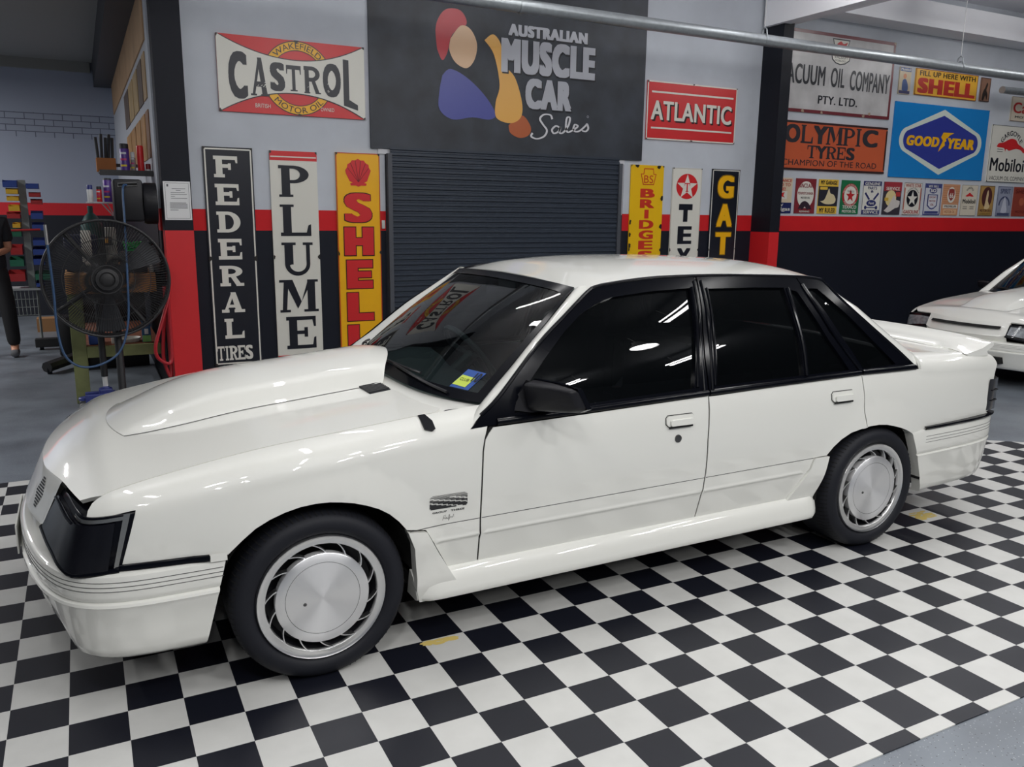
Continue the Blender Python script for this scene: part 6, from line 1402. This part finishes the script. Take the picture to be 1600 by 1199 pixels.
for k, (a, b) in enumerate(((-.43, -.44), (-.40, -.395), (-.37, -.36), (-.345, -.33), (-.315, -.305))): MB().tube([(a, 5.97, 2.0), (b, 5.97, 2.20 + .03 * (k % 2))], .013, 8).build('tool_handle', mat('tool_dark', (.03, .035, .04), .5), th_)
# posters on the bay side wall
random.seed(3)
YU = [8.42, 7.53, 6.75, 6.05, 5.46, 5.06]; names = ('farthest', 'second farthest', 'middle', 'second nearest', 'nearest')
for row_, z0, z1 in (('upper', 2.47, 2.83), ('lower', 2.0, 2.38)):
    for k in range(5):
        c_ = random.choice([(150, 120, 96), (110, 92, 80), (190, 160, 120), (100, 80, 70), (200, 170, 120)]) if row_ == 'upper' else random.choice([(190, 140, 80), (176, 120, 76), (160, 116, 84), (200, 150, 90)])
        q = MB(); q.box(-.055, YU[k + 1] + .05, z0, -.046, YU[k] - .05, z1); o = q.build('wall_poster', mat('poster_%d_%d_%d' % c_, srgb(*c_), .6, noise=.45, nscale=3), None, False)
        tag(o, 'faded brown poster, %s of the %s row on the bay side wall' % (names[k], row_), 'poster', 'posters on the bay side wall')
# parts bins on their upright
rack = thing('bin_rack', 'grey perforated upright on a wire trolley carrying the coloured parts bins', 'rack', (-1.16, 8.35, 0))
GS = mat('grey_rack_steel', srgb(130, 136, 134), .5)
q = MB(); v = [(-1.195, 8.25, 1.87), (-1.12, 8.25, 1.87), (-1.205, 8.25, .70), (-1.145, 8.25, .70)]; q.box(-1.195, 8.24, .68, -1.125, 8.30, 1.87); q.build('upright', GS, rack, False)
q = MB(); q.box(-1.40, 8.20, .66, -1.08, 8.5, .685); q.build('tray', mat('tray_steel', srgb(150, 154, 156), .4), rack, False)
q = MB()
for k in range(7): q.tube([(-1.36 + k * .04, 8.22, .66), (-1.35 + k * .038, 8.22, .38)], .004, 5)
for z in (.38, .47, .56): q.tube([(-1.36, 8.22, z), (-1.11, 8.22, z)], .004, 5)
for x in (-1.36, -1.12): q.tube([(x, 8.25, .66), (x, 8.25, .02)], .010, 6); q.tube([(x, 8.45, .66), (x, 8.45, .02)], .010, 6)
q.build('basket', GS, rack)
MB().tube([(-1.42, 8.13, 1.32), (-1.02, 8.13, 1.335)], .012, 8).build('red_bar', mat('bar_red', srgb(170, 40, 44), .5), rack)
CB = {'blue': (40, 70, 150), 'yellow': (222, 180, 50), 'red': (170, 40, 44), 'green': (36, 110, 84)}
ords = ('top', 'second', 'third', 'fourth', 'fifth', 'sixth', 'seventh', 'eighth', 'ninth', 'lowest')
LBN = [('blue', -1.34, -1.205, 1.79, 1.87), ('yellow', -1.315, -1.20, 1.72, 1.785), ('yellow', -1.315, -1.20, 1.645, 1.70), ('yellow', -1.305, -1.20, 1.535, 1.605), ('red', -1.33, -1.205, 1.455, 1.525), ('yellow', -1.285, -1.21, 1.355, 1.41), ('green', -1.345, -1.21, 1.255, 1.34), ('red', -1.33, -1.215, 1.06, 1.165), ('green', -1.35, -1.215, .93, 1.03), ('red', -1.375, -1.215, .765, .88)]
RBN = [('blue', -1.12, -1.0, 1.78, 1.84), ('red', -1.10, -.99, 1.69, 1.745), ('red', -1.09, -.98, 1.61, 1.67), ('blue', -1.10, -.985, 1.45, 1.54), ('blue', -1.10, -.985, 1.325, 1.41), ('blue', -1.105, -.99, 1.16, 1.24), ('blue', -1.115, -.995, 1.055, 1.14), ('blue', -1.12, -1.01, .945, 1.035), ('green', -1.118, -.965, .775, .865), ('blue', -1.115, -1.04, .70, .755)]
for side_, B_ in (('left', LBN), ('right', RBN)):
    for k, (c_, a, b, z0, z1) in enumerate(B_):
        q = MB(); y0 = 8.20 - .03 * (k % 2); y1 = 8.45; h = z1 - z0; ins = .006
        # open-fronted hopper: floor, back, sides with sloping front lip
        prof = [(y0, z0), (y1, z0), (y1, z1), (y0 + .06, z1), (y0, z0 + h * .72)]
        V = []
        for x in (a, a + ins, b - ins, b): V += [(x, y, z) for y, z in prof]
        Fc = [(0, 1, 2, 3, 4), (19, 18, 17, 16, 15)]
        for i in (0, 1, 4): Fc.append((i, 15 + i, 15 + (i + 1) % 5, (i + 1) % 5))
        Fc.append((4, 19, 18, 3)) if False else None
        Fc = [f for f in Fc if f]; V2 = V
        q.add(V2, Fc); q.box(a, y0 - .002, z0, b, y0 + .002, z0 + h * .72)
        bo = q.build('parts_bin', enamel(CB[c_], .5), None, False)
        tag(bo, '%s plastic parts bin, %s down the %s side of the bin rack' % (c_, ords[k], side_), 'parts bin', 'coloured parts bins on the rack')
# engine hoist feet, carton
hoist = thing('engine_hoist', 'black engine hoist legs lying on the floor left of the bench leg', 'hoist', (-.6, 7.0, 0))
MB().box(-1.18, 8.02, .03, -.55, 8.12, .13, .008).build('far_leg', BLK_ST, hoist, False); q = MB(); q.tube([(-1.02, 6.42, .07), (-.52, 7.15, .12)], .055, 8); q.build('near_leg', BLK_ST, hoist)
MB().box(-.62, 6.8, .05, -.40, 8.2, .17, .01).build('crossbeam', BLK_ST, hoist, False)
for p_ in ((-1.12, 8.07), (-1.0, 6.45), (-.5, 8.1), (-.5, 6.86)):
    q = MB(); q.lathe([(0, -.02), (.04, -.02), (.04, .02), (0, .02)], (p_[0], p_[1], .04), 'X', 16); q.build('castor', RUBBER, hoist)
q = MB(); q.box(-1.22, 9.6, 0, -1.0, 9.85, .17, .0); tag(q.build('cardboard_box', mat('cardboard', srgb(150, 110, 72), .8), None, False), 'small brown cardboard box on the bay floor behind the fan', 'box')
q = MB(); cap(q, (-.55, 6.9, 1.056), .055, .34, 18, .03); q.box(-.565, 6.89, 1.38, -.535, 6.91, 1.5); 
q = MB(); q.lathe([(0, 0), (.10, 0), (.12, .03), (.12, 1.38), (.07, 1.48), (.03, 1.52), (.03, 1.60), (0, 1.60)], (-.50, 8.72, 0), 'Z', 20); gb = q.build('gas_bottle', mat('bottle_teal', srgb(40, 84, 80), .5), None); tag(gb, 'dark teal gas bottle standing behind the workbench', 'gas bottle')
q = MB(); q.box(-.93, 7.5, .0, -.80, 7.8, .42, .02); tag(q.build('waste_bag', mat('black_bag', (.012, .012, .014), .5), None), 'black bag on the bay floor behind the left edge of the fan', 'bag')
# mechanic at the very left edge, mostly cropped
per = thing('person', 'person in dark clothes with bare forearm, cut off by the left edge of the photo', 'person', (-1.51, 7.7, 0))
def skin_mesh(name, nodes, edges, mt, parent, root=0, sub=2):
    me = bpy.data.meshes.new(name); L = wloc(parent); me.from_pydata([(p[0] - L.x, p[1] - L.y, p[2] - L.z) for p, r in nodes], edges, [])
    o = bpy.data.objects.new(name, me); COL.objects.link(o)
    md = o.modifiers.new('s', 'SKIN'); md.use_smooth_shade = True
    for i, (p, r) in enumerate(nodes): me.skin_vertices[0].data[i].radius = (r, r) if not isinstance(r, tuple) else r
    me.skin_vertices[0].data[root].use_root = True
    s_ = o.modifiers.new('u', 'SUBSURF'); s_.levels = sub; s_.render_levels = sub
    dg = bpy.context.evaluated_depsgraph_get(); m2 = bpy.data.meshes.new_from_object(o.evaluated_get(dg)); m2.materials.clear(); m2.materials.append(mt)
    bpy.data.objects.remove(o); o = bpy.data.objects.new(name, m2); COL.objects.link(o); o.parent = parent; LOC[o.name] = L.copy(); return o
SK_ = mat('skin', srgb(196, 140, 112), .55); CLO = mat('dark_shirt', (.016, .018, .024), .85); TRO = mat('dark_trousers', (.014, .014, .016), .85)
N = [((-1.51, 7.70, .96), (.13, .09)), ((-1.51, 7.70, 1.18), (.135, .095)), ((-1.51, 7.70, 1.38), (.15, .095)), ((-1.51, 7.69, 1.50), .055), ((-1.51, 7.66, 1.60), (.072, .085)), ((-1.51, 7.66, 1.70), (.070, .085)), ((-1.51, 7.67, 1.76), .045),
     ((-1.35, 7.70, 1.42), .055), ((-1.315, 7.69, 1.14), .042), ((-1.42, 7.53, 1.10), .031), ((-1.475, 7.50, 1.11), .034),
     ((-1.67, 7.70, 1.42), .055), ((-1.71, 7.70, 1.14), .042), ((-1.60, 7.53, 1.12), .031), ((-1.545, 7.50, 1.13), .034),
     ((-1.42, 7.70, .90), .085), ((-1.375, 7.68, .50), .058), ((-1.355, 7.72, .09), .042), ((-1.35, 7.58, .04), .036), ((-1.60, 7.70, .90), .085), ((-1.64, 7.68, .50), .058), ((-1.655, 7.72, .09), .042), ((-1.66, 7.58, .04), .036),
     ((-1.505, 7.46, 1.105), .010), ((-1.53, 7.455, 1.12), .010), ((-1.50, 7.475, 1.085), .009), ((-1.485, 7.455, 1.13), .009), ((-1.47, 7.48, 1.15), .010)]
E_ = [(0, 1), (1, 2), (2, 3), (3, 4), (4, 5), (5, 6), (2, 7), (7, 8), (8, 9), (9, 10), (2, 11), (11, 12), (12, 13), (13, 14), (0, 15), (15, 16), (16, 17), (17, 18), (0, 19), (19, 20), (20, 21), (21, 22), (10, 23), (10, 24), (10, 25), (10, 26), (10, 27)]
skin_mesh('body', N, E_, SK_, per)
skin_mesh('shirt', [((-1.51, 7.70, .86), (.180, .14)), ((-1.51, 7.70, 1.00), (.180, .14)), ((-1.51, 7.70, 1.18), (.170, .13)), ((-1.51, 7.70, 1.40), (.17, .11)), ((-1.51, 7.69, 1.48), .07), ((-1.345, 7.70, 1.42), .075), ((-1.318, 7.69, 1.20), .066), ((-1.675, 7.70, 1.42), .075), ((-1.705, 7.70, 1.20), .066)], [(0, 1), (1, 2), (2, 3), (3, 4), (3, 5), (5, 6), (3, 7), (7, 8)], CLO, per)
skin_mesh('trousers', [((-1.51, 7.70, 1.02), (.150, .112)), ((-1.51, 7.70, .92), (.160, .118)), ((-1.42, 7.70, .86), .105), ((-1.375, 7.68, .50), .082), ((-1.355, 7.72, .10), .068), ((-1.60, 7.70, .86), .105), ((-1.64, 7.68, .50), .082), ((-1.655, 7.72, .10), .068)], [(0, 1), (1, 2), (2, 3), (3, 4), (1, 5), (5, 6), (6, 7)], TRO, per)
for x in (-1.352, -1.658): skin_mesh('shoe', [((x, 7.75, .055), .05), ((x, 7.66, .05), (.046, .05)), ((x, 7.55, .04), (.048, .036))], [(0, 1), (1, 2)], mat('grey_shoe', srgb(96, 98, 102), .7), per)
q = MB(); q.lathe([(.084, 0), (.092, .05), (.08, .10), (.045, .13), (0, .137)], (-1.51, 7.675, 1.68), 'Z', 18); q.build('hair', mat('dark_hair', (.02, .015, .012), .7), per)
q = MB(); q.tube([(-1.51, 7.578, 1.66), (-1.51, 7.562, 1.635)], .012, 8); q.build('nose', SK_, per)
for x in (-1.54, -1.48): q = MB(); q.lathe([(0, -.006), (.009, -.004), (.012, .004)], (x, 7.582, 1.668), 'Y', 10); q.build('eye', mat('eye_dark', (.03, .02, .02), .2), per)
q = MB(); q.box(-1.535, 7.576, 1.598, -1.485, 7.582, 1.604); q.build('mouth', mat('lip', srgb(150, 84, 78), .5), per, False)
